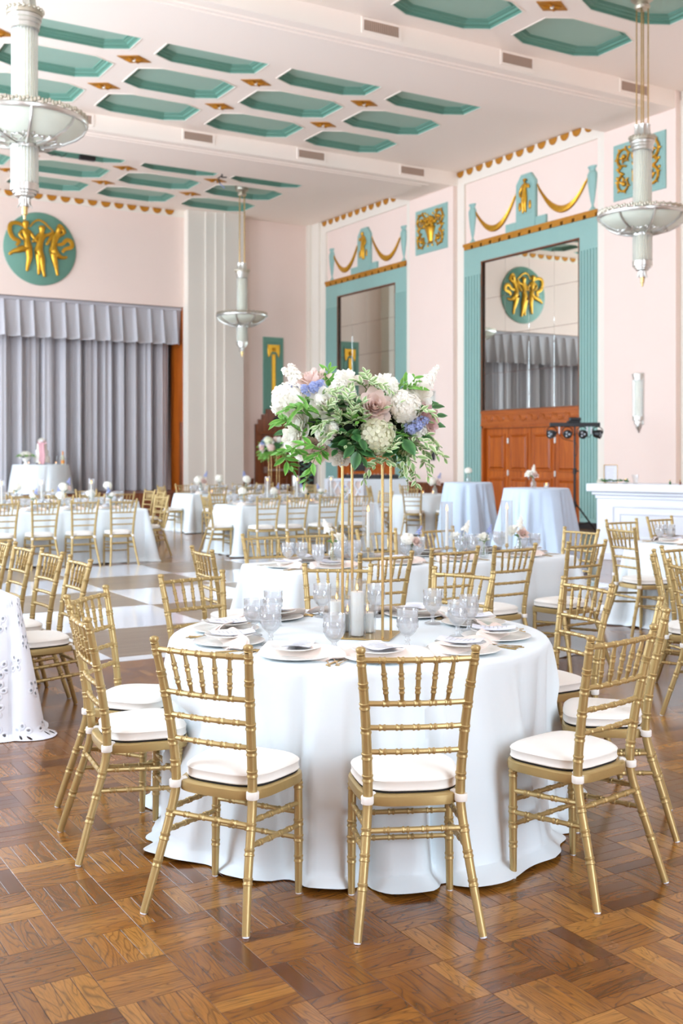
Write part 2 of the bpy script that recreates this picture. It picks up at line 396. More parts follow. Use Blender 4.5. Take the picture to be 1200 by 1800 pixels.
# ---- floor: sub-base under the separate planks, plain sheet beyond
NX0, NX1, NY0, NY1 = PX0-3*PG, PX0+15*PG, PY0-5*PG, PY0+14*PG
b = MB()
for x0, x1, y0, y1 in ((XL, NX0, -6, NY1), (NX1, 16.2, -6, NY1), (NX0, NX1, -6, NY0), (XL, 16.2, NY1, 28.8)):
    b.add([(x0,y0,0),(x1,y0,0),(x1,y1,0),(x0,y1,0)], [(0,1,2,3)])
b.cur = 1; e = .05; b.add([(NX0-e,NY0-e,-.012),(NX1+e,NY0-e,-.012),(NX1+e,NY1+e,-.012),(NX0-e,NY1+e,-.012)], [(0,1,2,3)])
floor = structure(b.build('floor', [M['parquet'], M['joint']], smooth=0))
PL, PW = PG-.0012, PG/4-.0010
def plank_shape(b, cx, cy, along_y, z):
    lx, ly = (PW/2, PL/2) if along_y else (PL/2, PW/2); e = .0008
    v = [(cx-lx,cy-ly,z-.012),(cx+lx,cy-ly,z-.012),(cx+lx,cy+ly,z-.012),(cx-lx,cy+ly,z-.012),
         (cx-lx,cy-ly,z-e),(cx+lx,cy-ly,z-e),(cx+lx,cy+ly,z-e),(cx-lx,cy+ly,z-e),
         (cx-lx+e,cy-ly+e,z),(cx+lx-e,cy-ly+e,z),(cx+lx-e,cy+ly-e,z),(cx-lx+e,cy+ly-e,z)]
    f = [(8,9,10,11)]
    for k in range(4): f += [(k,(k+1)%4,4+(k+1)%4,4+k),(4+k,4+(k+1)%4,8+(k+1)%4,8+k)]
    b.add(v, f)
planks = []
for i in range(-3, 15):
    for j in range(-5, 14):
        along_y = (i+j+60) % 2 == 1
        for k in range(4):
            q = (k+.5)/4
            cx = PX0+(i+(q if along_y else .5))*PG; cyy = PY0+(j+(.5 if along_y else q))*PG
            d = cx*.5113+cyy*.8594; lx = cx*.8594-cyy*.5113
            seen = d > 1 and abs(lx/d) < .33 and 1.55/d*1930+798 < 1830
            planks.append((0 if seen else 1, d, cx, cyy, along_y))
planks.sort()
b = MB(); plank_shape(b, 0, 0, False, 0); P0 = None
for n, (s_, d, cx, cyy, ay) in enumerate(planks[:300]):
    z = random.uniform(-.0004, .0001)
    if P0 is None: P0 = b.build('plank', M['parquet'], floor, smooth=0); o = P0
    else: o = inst('plank', P0, floor)
    o.location = (cx, cyy, z); o.rotation_euler = (0, 0, PI/2 if ay else 0)
b = MB()
for s_, d, cx, cyy, ay in planks[300:]: plank_shape(b, cx, cyy, ay, random.uniform(-.0004, .0001))
b.build('parquet_planks', M['parquet'], floor, smooth=0, kind='stuff')

# ---- ceiling with eight-sided coffers
COLX = [12.42, 10.09, 7.76, 5.43, 3.10]; SECY = [25.85, 18.86, 11.88, 4.92]
HX, HY, CX, CY = .935, .60, .38, .20
def octagon(ins=0.0):
    """offset octagon: every side moved inwards by ins"""
    P = [(HX-CX,-HY),(HX,-HY+CY),(HX,HY-CY),(HX-CX,HY),(-HX+CX,HY),(-HX,HY-CY),(-HX,-HY+CY),(-HX+CX,-HY)]
    if not ins: return P
    L = []
    for i in range(8):
        a, c = Vector(P[i]), Vector(P[(i+1) % 8]); t = (c-a).normalized(); n = Vector((-t.y, t.x)); L.append((a+n*ins, t))
    out = []
    for i in range(8):
        p, t = L[i-1]; q, s = L[i]; den = t.x*s.y-t.y*s.x; k = ((q.x-p.x)*s.y-(q.y-p.y)*s.x)/den
        out.append(tuple(p+t*k))
    return out
cb = MB()
def cquad(x0, x1, y0, y1): cb.add([(x0,y0,ZC),(x0,y1,ZC),(x1,y1,ZC),(x1,y0,ZC)], [(0,1,2,3)])
CELLX, CELLY = 1.165, .80
coffers = []
for sy, (y0, y1) in zip(SECY, ((23.25, 28.8), (16.3, 21.4), (9.38, 14.48), (2.4, 7.5))):
    ya, yb = sy-3*CELLY, sy+3*CELLY; xa, xb = COLX[-1]-CELLX, COLX[0]+CELLX
    cquad(XL, 16.2, y0, ya); cquad(XL, 16.2, yb, y1); cquad(XL, xa, ya, yb); cquad(xb, 16.2, ya, yb)
    for x in COLX:
        for r in (-1, 0, 1):
            cyy = sy+1.6*r; oc = octagon()
            if sy < 6: cquad(x-CELLX, x+CELLX, cyy-CELLY, cyy+CELLY); continue
            out = [(HX-CX,-CELLY),(CELLX,-HY+CY),(CELLX,HY-CY),(HX-CX,CELLY),(-HX+CX,CELLY),(-CELLX,HY-CY),(-CELLX,-HY+CY),(-HX+CX,-CELLY)]
            cor = {0:(CELLX,-CELLY), 2:(CELLX,CELLY), 4:(-CELLX,CELLY), 6:(-CELLX,-CELLY)}
            vs = [(x+p[0], cyy+p[1], ZC) for p in oc]+[(x+p[0], cyy+p[1], ZC) for p in out]; fs = []
            for i in range(8):
                i2 = (i+1) % 8
                if i in cor:
                    vs.append((x+cor[i][0], cyy+cor[i][1], ZC)); fs.append((i, i2, 8+i2, len(vs)-1, 8+i))
                else: fs.append((i, i2, 8+i2, 8+i))
            cb.add(vs, fs); coffers.append((x, cyy))
for y0, y1 in BEAMS: cquad(XL, 16.2, y0, y1)
cquad(XL, 16.2, -4.6, .5)
ceiling = structure(cb.build('ceiling', M['ceil'], smooth=0))
b = MB(); rings = [(-.022, 0), (-.022, -.010), (0, -.010), (0, .0)]
def ring_stack(b, stack):
    vs = [];
    for ins, z in stack: vs += [(p[0], p[1], z) for p in octagon(ins if ins else 0)]
    fs = [(r*8+i, r*8+(i+1) % 8, (r+1)*8+(i+1) % 8, (r+1)*8+i) for r in range(len(stack)-1) for i in range(8)]
    b.add(vs, fs)
b.cur = 2; ring_stack(b, rings)
b.cur = 0; ring_stack(b, [(0, 0), (0, .04), (.055, .05), (.06, .075), (.105, .085), (.11, .10), (.13, .10), (.133, .088), (.148, .088), (.15, .105)])
b.cur = 1; pan = octagon(.15); b.add([(p[0], p[1], .105) for p in pan], [tuple(range(8))])
C0 = None
for x, y in coffers:
    if C0 is None: C0 = b.build('coffer', [M['teal_d'], M['teal_p'], M['cream']], ceiling, smooth=0); o = C0
    else: o = inst('coffer', C0, ceiling)
    o.location = (x, y, ZC)
# gilded lozenges between the coffers
b = MB(); b.prism([(.31,0),(0,.2),(-.31,0),(0,-.2)], .012, Matrix.Rotation(PI, 4, 'X'))
for a in range(4):
    q = a*PI/2+PI/4
    b.tube([(.03*math.cos(q), .03*math.sin(q), -.02), (.10*math.cos(q)*1.2, .10*math.sin(q)*.8, -.028), (.15*math.cos(q)*1.3, .15*math.sin(q)*.62, -.015)], [.02, .026, .006], 6)
b.cur = 1; b.sphere((0, 0, -.02), .035, 10, 6); L0 = None
for sy in SECY[:3]:
    for x in (11.255, 8.925, 6.595, 4.265):
        for s in (-.8, .8):
            if L0 is None: L0 = b.build('gilded_lozenge', [M['gold_m'], M['cream']], ceiling); o = L0
            else: o = inst('gilded_lozenge', L0, ceiling)
            o.location = (x, sy+s, ZC)
# ---- ceiling beams
for n, (y0, y1) in enumerate(BEAMS):
    b = MB(); b.b2(XL, 16.1, y0, y1, ZB, ZC-.0005)
    b.b2(.2, 15.3, y0+.22, y1-.22, ZB-.02, ZB+.005); b.b2(.35, 15.15, y0+.32, y1-.32, ZB-.035, ZB)
    structure(b.build('beam', M['ceil'], smooth=0))
def vent(x, y, z, lab):
    t = empty('air_vent', (x, y, z), 0, lab, 'vent', 'air vents on the ceiling beams')
    b = MB(); rect_ring(b, -.37, .37, -.125, .125, .045, wall_M(0, 0, 0, '-Y'), .018, .005); b.build('frame', M['ceil'], t, smooth=0)
    b = MB(); b.b2(-.34, .34, -.006, 0, -.09, .09); b.build('backing', M['vent_d'], t, smooth=0)
    b = MB()
    for i in range(17): b.box((-.31+i*.62/16, -.011, 0), (.013, .008, .165))
    for j in range(7): b.box((0, -.013, -.078+j*.026), (.64, .008, .012))
    b.build('grille', M['vent'], t, smooth=0)
NTH = ['first', 'second', 'third', 'fourth', 'fifth', 'sixth', 'seventh', 'eighth', 'ninth', 'tenth']
for bi, (y0, nm) in enumerate(((14.48, 'nearer'), (21.4, 'farther'))):
    xs = (9.34, 12.08, 14.82) if bi == 0 else (6.6, 9.23, 11.95, 14.68)
    for i, x in enumerate(xs): vent(x, y0, 8.215, f'bronze lattice air vent on the {nm} ceiling beam, {NTH[i]} from its left end')

# ---- walls
b = MB()
for y0, y1 in ((21.42, 23.28), (14.46, 16.33), (7.5, 9.45), (.5, 2.45), (-6.2, -4.6)): b.b2(XP, 16.4, y0, y1, 0, ZC)
b.b2(16.16, 16.4, -6.2, 28.9, 0, ZC)
structure(b.build('wall_right', M['pink'], smooth=0))
b = MB()                                                                # left wall with tall window openings
ys = [-6.2]+[q for wdw in WINDOWS for q in wdw]+[28.9]
for i in range(0, len(ys), 2): b.b2(XL-.25, XL, ys[i], ys[i+1], 0, ZC)
for y0, y1 in WINDOWS: b.b2(XL-.25, XL, y0, y1, 0, .9); b.b2(XL-.25, XL, y0, y1, 7.9, ZC)
structure(b.build('wall_left', M['pink'], smooth=0))
b = MB(); xs = [XL-.25]+[q for wdw in FRONT_WINDOWS for q in wdw]+[16.4]
for i in range(0, len(xs), 2): b.b2(xs[i], xs[i+1], -6.25, -6.0, 0, ZC)
for x0, x1 in FRONT_WINDOWS: b.b2(x0, x1, -6.25, -6, 0, .9); b.b2(x0, x1, -6.25, -6, 7.9, ZC)
structure(b.build('wall_front', M['pink'], smooth=0))
wn = 0
for y0, y1 in WINDOWS:                                                  # muntins of the tall windows
    wn += 1; t = MB()
    for k in range(5): y = y0+(y1-y0)*k/4; t.b2(XL-.16, XL-.10, max(y0, y-.035), min(y1, y+.035), .9, 7.9)
    for k in range(7): z = .9+7*k/6; t.b2(XL-.155, XL-.105, y0, y1, max(.9, z-.025), min(7.9, z+.025))
    structure(t.build(f'window_{wn}', M['frame_w'], smooth=0))
for x0, x1 in FRONT_WINDOWS:
    wn += 1; t = MB()
    for k in range(5): x = x0+(x1-x0)*k/4; t.b2(max(x0, x-.035), min(x1, x+.035), -6.15, -6.09, .9, 7.9)
    for k in range(7): z = .9+7*k/6; t.b2(x0, x1, -6.145, -6.095, max(.9, z-.025), min(7.9, z+.025))
    structure(t.build(f'window_{wn}', M['frame_w'], smooth=0))
SX0, SX1, SZ = 3.57, 11.97, 5.66                                        # stage opening
b = MB(); b.b2(XL-.25, SX0, YB, YB+.3, 0, ZC+.02); b.b2(SX1, 16.4, YB, YB+.3, 0, ZC+.02); b.b2(SX0, SX1, YB, YB+.12, SZ, ZC+.02)
structure(b.build('wall_back', M['pink'], smooth=0))
b = MB(); b.b2(1.5, 13.6, 32.0, 32.2, 0, 8.4); b.b2(1.5, 1.7, 29, 32.2, 0, 8.4); b.b2(13.4, 13.6, 29, 32.2, 0, 8.4); b.b2(1.5, 13.6, 28.9, 32.2, 8.3, 8.4)
structure(b.build('wall_stage', M['joint'], smooth=0))
b = MB(); b.b2(1.8, 11.94, 27.55, 32, 0, .52)
structure(b.build('floor_stage', M['dark_wood'], smooth=0))
b = MB(); b.b2(SX1-.02, SX1+.02, 28.82, 29.7, .52, SZ)
structure(b.build('trim_1', M['door_wood'], smooth=0))
b = MB(); b.b2(SX1-.05, SX1-.015, 28.84, 29.0, .52, 2.45, .01)
structure(b.build('trim_2', M['dark_wood'], smooth=0))
# grey-cream pilaster beside the stage, stepping forwards to the right
t = MB()
for k, (x0, x1) in enumerate(((SX1-.02, 12.46), (12.46, 12.74), (12.74, 12.99), (12.99, 13.57))): t.b2(x0, x1, 28.42-.055*k, 28.75, 0, ZC+.01)
structure(t.build('trim_3', M['stone'], smooth=0))
t = MB(); t.b2(SX1-.03, SX1+.05, 28.44, 28.76, 0, ZC); structure(t.build('trim_4', M['cream'], smooth=0))  # pilaster's left side in lighter cream: the window light put into its colour
t = MB(); t.b2(15.93, 16.2, 28.08, 28.72, 0, ZC); t.b2(15.84, 16.2, 28.5, 28.72, 0, ZC)
structure(t.build('trim_5', M['cream'], smooth=0))
def scallops(tn, a0, a1, face, pitch=.366):
    """white band with hanging gold half discs, each a part"""
    L = a1-a0; n = int(L/pitch)
    if face == '-Y': band = MB(); band.b2(a0, a1, YB-.012, YB+.02, 8.165, ZC)
    else: band = MB(); band.b2(XW-.002, XW+.1, a0, a1, 8.165, ZC)
    o = structure(band.build(tn, M['cream'], smooth=0))
    pts = [(-.132, 0)]+[(.132*math.cos(q), -.145*abs(math.sin(q))) for q in [PI+PI*k/10 for k in range(1, 10)]]+[(.132, 0)]
    pts = [(x, y) for x, y in pts]; s = MB(); s.prism(list(reversed(pts)), .02, None, .006); first = None
    for k in range(n+1):
        a = a1-pitch*(k+.2) if face == '-Y' else a0+pitch*(k+.4)
        if not a0+.1 < a < a1-.1: continue
        Mx = wall_M(a, YB-.012, ZC-.005, '-Y') if face == '-Y' else wall_M(XW-.004, a, ZC-.005, '-X')
        if first is None: first = s.build('gold_scallop', M['gold_m'], o, smooth=30); q = first
        else: q = inst('gold_scallop', first, o)
        q.matrix_basis = Mx
scallops('trim_6', SX0, SX1-.03, '-Y')
# dark panelling at the foot of the piers and back wall
for k, (x0, x1, y0, y1) in enumerate(((XP-.02, XP+.05, 21.42, 23.28), (XP-.02, XP+.05, 14.46, 16.33), (13.57, 14.1, YB-.025, YB+.02), (15.56, 15.9, YB-.025, YB+.02))):
    t = MB(); t.b2(x0, x1, y0, y1, 0, .80)
    if k < 2: t.b2(x0-.02, x1, y0, y1, .78, .84); t.b2(x0-.015, x1, y0, y1, 0, .12)
    else: t.b2(x0, x1, y0-.02, y1, .78, .84)
    structure(t.build(f'baseboard_{k+1}', M['dark_wood'], smooth=0))

# ---- the tall bays of the right wall
def relief_body(pts, edges, radii, Mx, name, parent, material, flat=.55, sub=1):
    """one continuous relief figure grown from a skeleton of joints"""
    me = bpy.data.meshes.new(name+'_skeleton'); me.from_pydata([Vector((x, y, z)) for x, y, z in pts], edges, [])
    o = bpy.data.objects.new(name, me); COL.objects.link(o)
    md = o.modifiers.new('skin', 'SKIN'); md.use_smooth_shade = True
    for i, r in enumerate(radii):
        sv = me.skin_vertices[0].data[i]; sv.radius = (r, r); sv.use_root = (i == 0)
    ss = o.modifiers.new('sub', 'SUBSURF'); ss.levels = sub; ss.render_levels = sub
    dg = bpy.context.evaluated_depsgraph_get(); nm = bpy.data.meshes.new_from_object(o.evaluated_get(dg))
    bpy.data.objects.remove(o)
    for v in nm.vertices: v.co.z = max(v.co.z, -.02)
    nm.transform(Mx @ Matrix.Diagonal((1, 1, flat, 1))); nm.materials.clear(); nm.materials.append(material)
    nm.polygons.foreach_set('use_smooth', [True]*len(nm.polygons))
    q = bpy.data.objects.new(name, nm); link(q, parent); return q
def standing_figure(h, lean=0, arms=((-.16, .60), (.19, .62)), legs=((-.06, 0), (.05, .02)), flip=1):
    """joints of a slim relief figure of height h, feet at the origin, front view"""
    f = flip
    P = [(0,.52*h,0),(.01*f,.64*h,.01),(.0,.78*h,0),(.015*f,.85*h,.01),(.02*f,.93*h,.015),
         (-.085*h*f,.78*h,0),(arms[0][0]*h*f,arms[0][1]*h,.02),(arms[0][0]*h*f*.7,(arms[0][1]-.14)*h,.04),
         (.09*h*f,.78*h,0),(arms[1][0]*h*f,arms[1][1]*h,.02),(arms[1][0]*h*f*.8,(arms[1][1]+.12)*h,.03),
         (-.05*h*f,.5*h,0),((legs[0][0])*h*f,.27*h,.02),(legs[0][0]*h*f*1.1,.03*h,0),(legs[0][0]*h*f*1.1-.03*h,0,.02),
         (.05*h*f,.5*h,0),(legs[1][0]*h*f,.27*h,.03),(legs[1][0]*h*f*.8,.04*h,0),(legs[1][0]*h*f*.8+.03*h,.01*h,.02)]
    P.append((.022*f, .985*h, .015)); P = [(x+lean*y, y, z) for x, y, z in P]
    E = [(0,1),(1,2),(2,3),(3,4),(2,5),(5,6),(6,7),(2,8),(8,9),(9,10),(0,11),(11,12),(12,13),(13,14),(0,15),(15,16),(16,17),(17,18),(4,19)]
    r = [.10,.075,.085,.03,.085,.055,.042,.03,.055,.042,.03,.085,.062,.036,.03,.085,.062,.036,.03,.05]
    return P, E, [q*h for q in r]
def jamb(b, yc, wd, z0, z1):
    """fluted pilaster strip on the right wall plane"""
    Mx = wall_M(XW, yc, 0, '-X'); n = 6; s = wd/n
    for k in range(n):
        x = -wd/2+s*(k+.5); b.prism([(x-s*.32, z0), (x+s*.32, z0), (x+s*.32, z1), (x-s*.32, z1)], .028, Mx, .008)
    b.b2(XW-.004, XW+.12, yc-wd/2, yc+wd/2, z0-.12, z1+.0)
def urn(yc, z, lab):
    """flat-sided urn in low relief"""
    pr = [(.07,0),(.095,.0),(.095,.04),(.055,.07),(.03,.11),(.03,.14),(.055,.2),(.10,.42),(.135,.66),(.14,.76),(.115,.80),(.085,.84),(.10,.88),(.125,.91),(.125,.93)]
    b = MB(); b.lathe([(r*.98, q*1.0) for r, q in pr], 6, (0, 0, 0), Matrix.Diagonal((.55, 1, 1)), cap=False, a0=PI/2, a1=3*PI/2)
    o = b.build('relief_urn', M['teal'], None, smooth=25, loc=(XW+.052, yc, z)); return tag(o, lab, 'relief', 'relief urns over the tall doorways')
def garland(p0, p1, sag, lab):
    """crescent swag between two points (y,z) on the wall"""
    b = MB(); n = 20; pts = []; rad = []
    for k in range(n+1):
        t = k/n; y = p0[0]+(p1[0]-p0[0])*t; z = p0[1]+(p1[1]-p0[1])*t-sag*(1-(2*t-1)**2)
        pts.append((XW+.045, y, z)); rad.append(.018+.062*math.sin(PI*t)**1.3)
    b.tube(pts, rad, 8, flat=(1, .6), up=(0, 0, 1))
    for k in (-.35, 0, .35): b.tube([(p[0]-.03, p[1], p[2]+r*k) for p, r in zip(pts[1:-1], rad[1:-1])], [r*.16+.002 for r in rad[1:-1]], 5)
    return tag(b.build('gold_garland', M['gold'], None), lab, 'relief', 'gilded swags over the tall doorways')
def bay(n, y0, y1, name, full=True):
    """y0 near edge, y1 far edge of the cream surround"""
    t0, t1 = y0+.29, y1-.32
    b = MB()
    b.b2(XW, 16.3, y0, t0, 0, 8.02); b.b2(XW, 16.3, t1, y1, 0, 8.02); b.b2(XW, 16.3, y0, y1, 8.02, 8.18)
    structure(b.build(f'trim_{10*n}', M['cream'], smooth=0))
    scallops(f'trim_{10*n+1}', y0+.02, y1-.02, '-X')
    b = MB(); b.b2(16.055, 16.2, t0, t1, 6.5, 8.05); structure(b.build(f'trim_{10*n+2}', M['pink'], smooth=0))
    if not full:
        b = MB(); b.b2(16.05, 16.2, t0, t1, 0, 6.5); structure(b.build(f'trim_{10*n+3}', M['pink'], smooth=0)); return
    m0, m1 = t0+.53, t1-.66                                             # mirror and door opening
    b = MB(); b.b2(XW-.008, 16.2, t0, t1, 6.06, 6.42)
    jamb(b, (t0+m0)/2, m0-t0, .22, 5.78); jamb(b, (m1+t1)/2, t1-m1, .22, 5.78)
    b.b2(XW-.006, 16.2, t0, m0, 5.78, 6.07); b.b2(XW-.006, 16.2, m1, t1, 5.78, 6.07)
    structure(b.build(f'trim_{10*n+3}', M['teal'], smooth=0))
    b = MB(); b.b2(XW-.03, 16.1, t0, m0, 0, .13); b.b2(XW-.03, 16.1, m1, t1, 0, .13); structure(b.build(f'baseboard_{10*n}', M['black'], smooth=0))
    # gold frieze of blocks hanging from a band
    fr = empty('gold_frieze', (XW, (y0+y1)/2, 6.42), 0, f'gilded band with notched blocks under the reliefs of the {name}', 'relief')
    b = MB(); b.b2(-.045, .02, t0-(y0+y1)/2, t1-(y0+y1)/2, .075, .145); b.build('band', M['gold_m'], fr, smooth=0)
    nb = 13; st = (t1-t0)/nb; b = MB(); b.b2(-.04, .02, -st*.38, st*.38, 0, .076); f0 = None
    for k in range(nb):
        y = t0+st*(k+.5)-(y0+y1)/2
        if f0 is None: f0 = b.build('gold_block', M['gold_m'], fr, smooth=0, loc=(0, y, 0))
        else: inst('gold_block', f0, fr, (0, y, 0))
    # mirror of sixteen panes over the doors
    mr = empty('wall_mirror', (XW+.05, (m0+m1)/2, 2.54), 0, f'tall mirror of sixteen panes above the wooden doors of the {name}', 'mirror')
    wy, hz = (m1-m0)/4, 3.52/4; b = MB(); b.prism([(-wy/2+.003, -hz/2+.003), (wy/2-.003, -hz/2+.003), (wy/2-.003, hz/2-.003), (-wy/2+.003, hz/2-.003)], .008, wall_M(0, 0, 0, '-X'), .0015); f0 = None
    for i in range(4):
        for j in range(4):
            lc = (0, m0+wy*(i+.5)-(m0+m1)/2, hz*(j+.5))
            if f0 is None: f0 = b.build('mirror_pane', M['mirror'], mr, smooth=0, loc=lc); o = f0
            else: o = inst('mirror_pane', f0, mr, lc)
            o.rotation_euler = (0, R(random.uniform(-.05, .05)), R(random.uniform(-.05, .05)))
    b = MB(); b.b2(.0, .1, -(m1-m0)/2, (m1-m0)/2, 0, 3.52); b.build('backing', M['dark_wood'], mr, smooth=0)
    b = MB(); rect_ring(b, -(m1-m0)/2-.0, (m1-m0)/2+.0, 0, 3.53, .03, wall_M(-.03, 0, 0, '-X'), .035); b.build('frame', M['dark_wood'], mr, smooth=0)
    # wooden doors, four leaves of two panels, carved head
    head = MB(); head.b2(XW-.01, 16.2, m0, m1, 2.20, 2.54); head.b2(XW-.03, 16.1, m0, m1, 2.20, 2.235); head.b2(XW-.03, 16.1, m0, m1, 2.50, 2.54)
    hd = structure(head.build(f'trim_{10*n+4}', M['door_wood_h'], smooth=0))
    cv = MB(); k = 0; y = m0+.12
    while y < m1-.1:
        s = 1 if k % 2 else -1
        sp = [(XW-.012, y+.085*math.cos(q)*(1-q/9), 2.365+s*.075*math.sin(q)*(1-q/9)) for q in [i*.45 for i in range(14)]]
        cv.tube(sp, .012, 5); cv.tube([(XW-.012, y-.09, 2.365-s*.07), (XW-.014, y, 2.365+s*.03), (XW-.012, y+.11, 2.365+s*.085)], [.006, .02, .006], 5); y += .2; k += 1
    cv.build('carved_scrolls', M['door_wood_h'], hd)
    fr_ = MB(); fr_.b2(XW+.0, 16.25, m0, m0+.07, 0, 2.2); fr_.b2(XW, 16.25, m1-.07, m1, 0, 2.2); fr_.b2(XW, 16.25, m0, m1, 2.15, 2.21)
    structure(fr_.build(f'trim_{10*n+5}', M['door_wood'], smooth=0))
    dr = bpy.data.objects.new(f'door_{n}', None); link(dr); structure(dr); dr.location = (XW+.1, 0, 0)
    lw = (m1-m0-.14)/4
    for i in range(4):
        yc = m0+.07+lw*(i+.5); lf = MB(); fx = wall_M(0, yc, 0, '-X')
        lf.b2(0, .05, yc-lw/2+.006, yc+lw/2-.006, .01, 2.145)
        leaf = lf.build('door_leaf', M['door_wood'], dr, smooth=0)
        for z0, z1 in ((.22, .98), (1.2, 1.98)):
            pn = MB(); x0, x1 = -lw/2+.13, lw/2-.13
            rect_ring(pn, x0-.035, x1+.035, z0-.035, z1+.035, .045, fx, .028, .012)
            pn.prism([(x0+.02, z0+.02), (x1-.02, z0+.02), (x1-.02, z1-.02), (x0+.02, z1-.02)], .045, fx, .042); pn.build('door_panel', M['door_wood'], leaf, smooth=0)
        if i in (0, 2):
            for z in (.35, 1.12, 1.85):
                hg = MB(); hg.b2(-.012, .0, yc+lw/2-.03, yc+lw/2+.03, z-.06, z+.06); hg.tube([(-.014, yc+lw/2, z-.065), (-.014, yc+lw/2, z+.065)], .01, 6); hg.build('hinge', M['metal_d'], leaf, smooth=30)
        if i in (1, 2):
            s = 1 if i == 1 else -1; hd_ = MB(); yy = yc+s*(lw/2-.07); hd_.b2(-.008, 0, yy-.03, yy+.03, .98, 1.2); hd_.tube([(-.01, yy, 1.02), (-.05, yy, 1.04), (-.05, yy, 1.14), (-.01, yy, 1.16)], .009, 6); hd_.build('handle', M['metal_d'], leaf, smooth=30)
    # reliefs in the tympanum: stele with figure, two urns, two swags
    yc = (t0+t1)/2; st_ = empty('relief_stele', (XW+.055, yc, 6.565), 0, f'teal stele with a gilded figure over the {name}', 'relief')
    b = MB(); Mx = wall_M(0, 0, 0, '-X')
    b.prism([(-.33, 0), (.33, 0), (.33, 1.02), (.16, 1.22), (-.16, 1.22), (-.33, 1.02)], .07, Mx, .02)
    b.prism([(-.70, 0), (-.33, 0), (-.33, .2), (-.70, .2)], .06, Mx, .01); b.prism([(.33, 0), (.66, 0), (.66, .2), (.33, .2)], .06, Mx, .01)
    b.prism([(-.24, .30), (.24, .30), (.24, .98), (.10, 1.12), (-.10, 1.12), (-.24, .98)], .045, Matrix.Translation((-.03, 0, 0)) @ Mx, .03)
    b.build('stele', M['teal'], st_, smooth=0)
    P, E, r = standing_figure(.78, arms=((-.2, .6), (.22, .68)), flip=1 if n == 2 else -1)
    relief_body(P, E, r, wall_M(-.085, 0, .34, '-X'), 'gilded_figure', st_, M['gold'], flat=.8)
    b = MB()
    for s in (-1, 1): b.sphere((-.08, s*.17, .50), .055, 8, 6, (.5, .8, 1.9))
    b.build('gilded_shields', M['gold'], st_)
    zt = 6.565
    urn(t0+.20, zt, f'teal relief urn at the right of the stele over the {name}'); urn(t1-.27, zt, f'teal relief urn at the left of the stele over the {name}')
    garland((t0+.30, zt+.76), (yc-.33, zt+.92), .62, f'gilded swag hanging right of the stele over the {name}')
    garland((t1-.36, zt+.76), (yc+.33, zt+.92), .62, f'gilded swag hanging left of the stele over the {name}')
bay(1, 23.3, 28.1, 'farther doorway'); bay(2, 16.35, 21.46, 'nearer doorway'); bay(3, 9.5, 14.46, 'third bay', False)
# ================================================================ WALL ORNAMENTS
def medallion():
    t = empty('relief_medallion', (7.905, YB-.005, 6.905), 0, 'round teal medallion with three gilded dancers above the grey stage curtain', 'relief')
    b = MB(); b.lathe([(.95, 0), (.95, .03), (.93, .045), (.0001, .045)], 48, M=Matrix(((1, 0, 0), (0, 0, -1), (0, 1, 0)))); b.build('disc', M['teal_d'], t)
    def q(x, y, z=.0): return ((x-260)/234, (273-y)/234, z)
    Mx = wall_M(0, -.06, 0, '-Y')
    def fig(pts, edges, rad): relief_body([q(*p) for p in pts], edges, [r/234 for r in rad], Mx, 'gilded_dancer', t, M['gold'], flat=.7)
    E0 = [(0,1),(1,2),(2,3),(3,4),(2,5),(5,6),(6,7),(2,8),(8,9),(9,10),(0,11),(11,12),(12,13),(13,14),(0,15),(15,16),(16,17),(17,18),(4,19)]
    Rr = [28,20,23,9,28,13,11,9,13,11,9,27,21,12,9,27,21,12,9,17]
    fig([(180,262),(178,228),(172,185),(170,158,.02),(168,128,.03),(150,172),(128,198,.03),(160,232,.06),(195,178),(222,215,.03),(238,238,.05),
         (185,275),(192,330,.03),(180,390),(176,420,.02),(172,272),(130,292,.03),(88,306),(68,328),(166,108,.03)], E0, Rr)
    fig([(248,272),(256,232),(264,198),(266,172,.02),(267,148,.03),(246,192),(228,216,.03),(206,240,.05),(284,192),(312,182,.03),(340,160,.05),
         (240,285),(250,350,.03),(250,400),(247,436,.02),(258,285),(266,350,.05),(274,405,.03),(284,446,.03),(267,128,.03)], E0, Rr)
    fig([(334,262),(342,225),(354,185),(362,165,.02),(374,146,.03),(334,180),(314,212,.03),(292,250,.05),(374,180),(404,168,.03),(392,124,.03),
         (330,275),(344,335,.04),(358,390),(364,432,.02),(344,272),(366,310,.03),(396,318),(428,308),(382,126,.03)], E0, Rr)
    def scarf(pts, r):
        b = MB(); sp = smooth_path([Mx @ Vector(q(*p, .02)) for p in pts], 6); n = len(sp)
        b.tube(sp, [r/234*(.35+.65*math.sin(PI*min(1, .12+.76*i/n))) for i in range(n)], 6, flat=(.4, 1), up=(0, -1, 0)); b.build('gilded_scarf', M['gold'], t)
    scarf([(160,150),(125,132),(82,138),(72,178),(92,222),(128,240),(112,268)], 15)
    scarf([(192,148),(215,118),(245,100),(280,112),(310,138),(338,160)], 7)
    scarf([(360,240),(392,232),(420,205),(448,215),(450,245),(410,262),(392,284)], 15)
    scarf([(360,135),(375,116),(400,136),(412,165)], 8)
medallion()
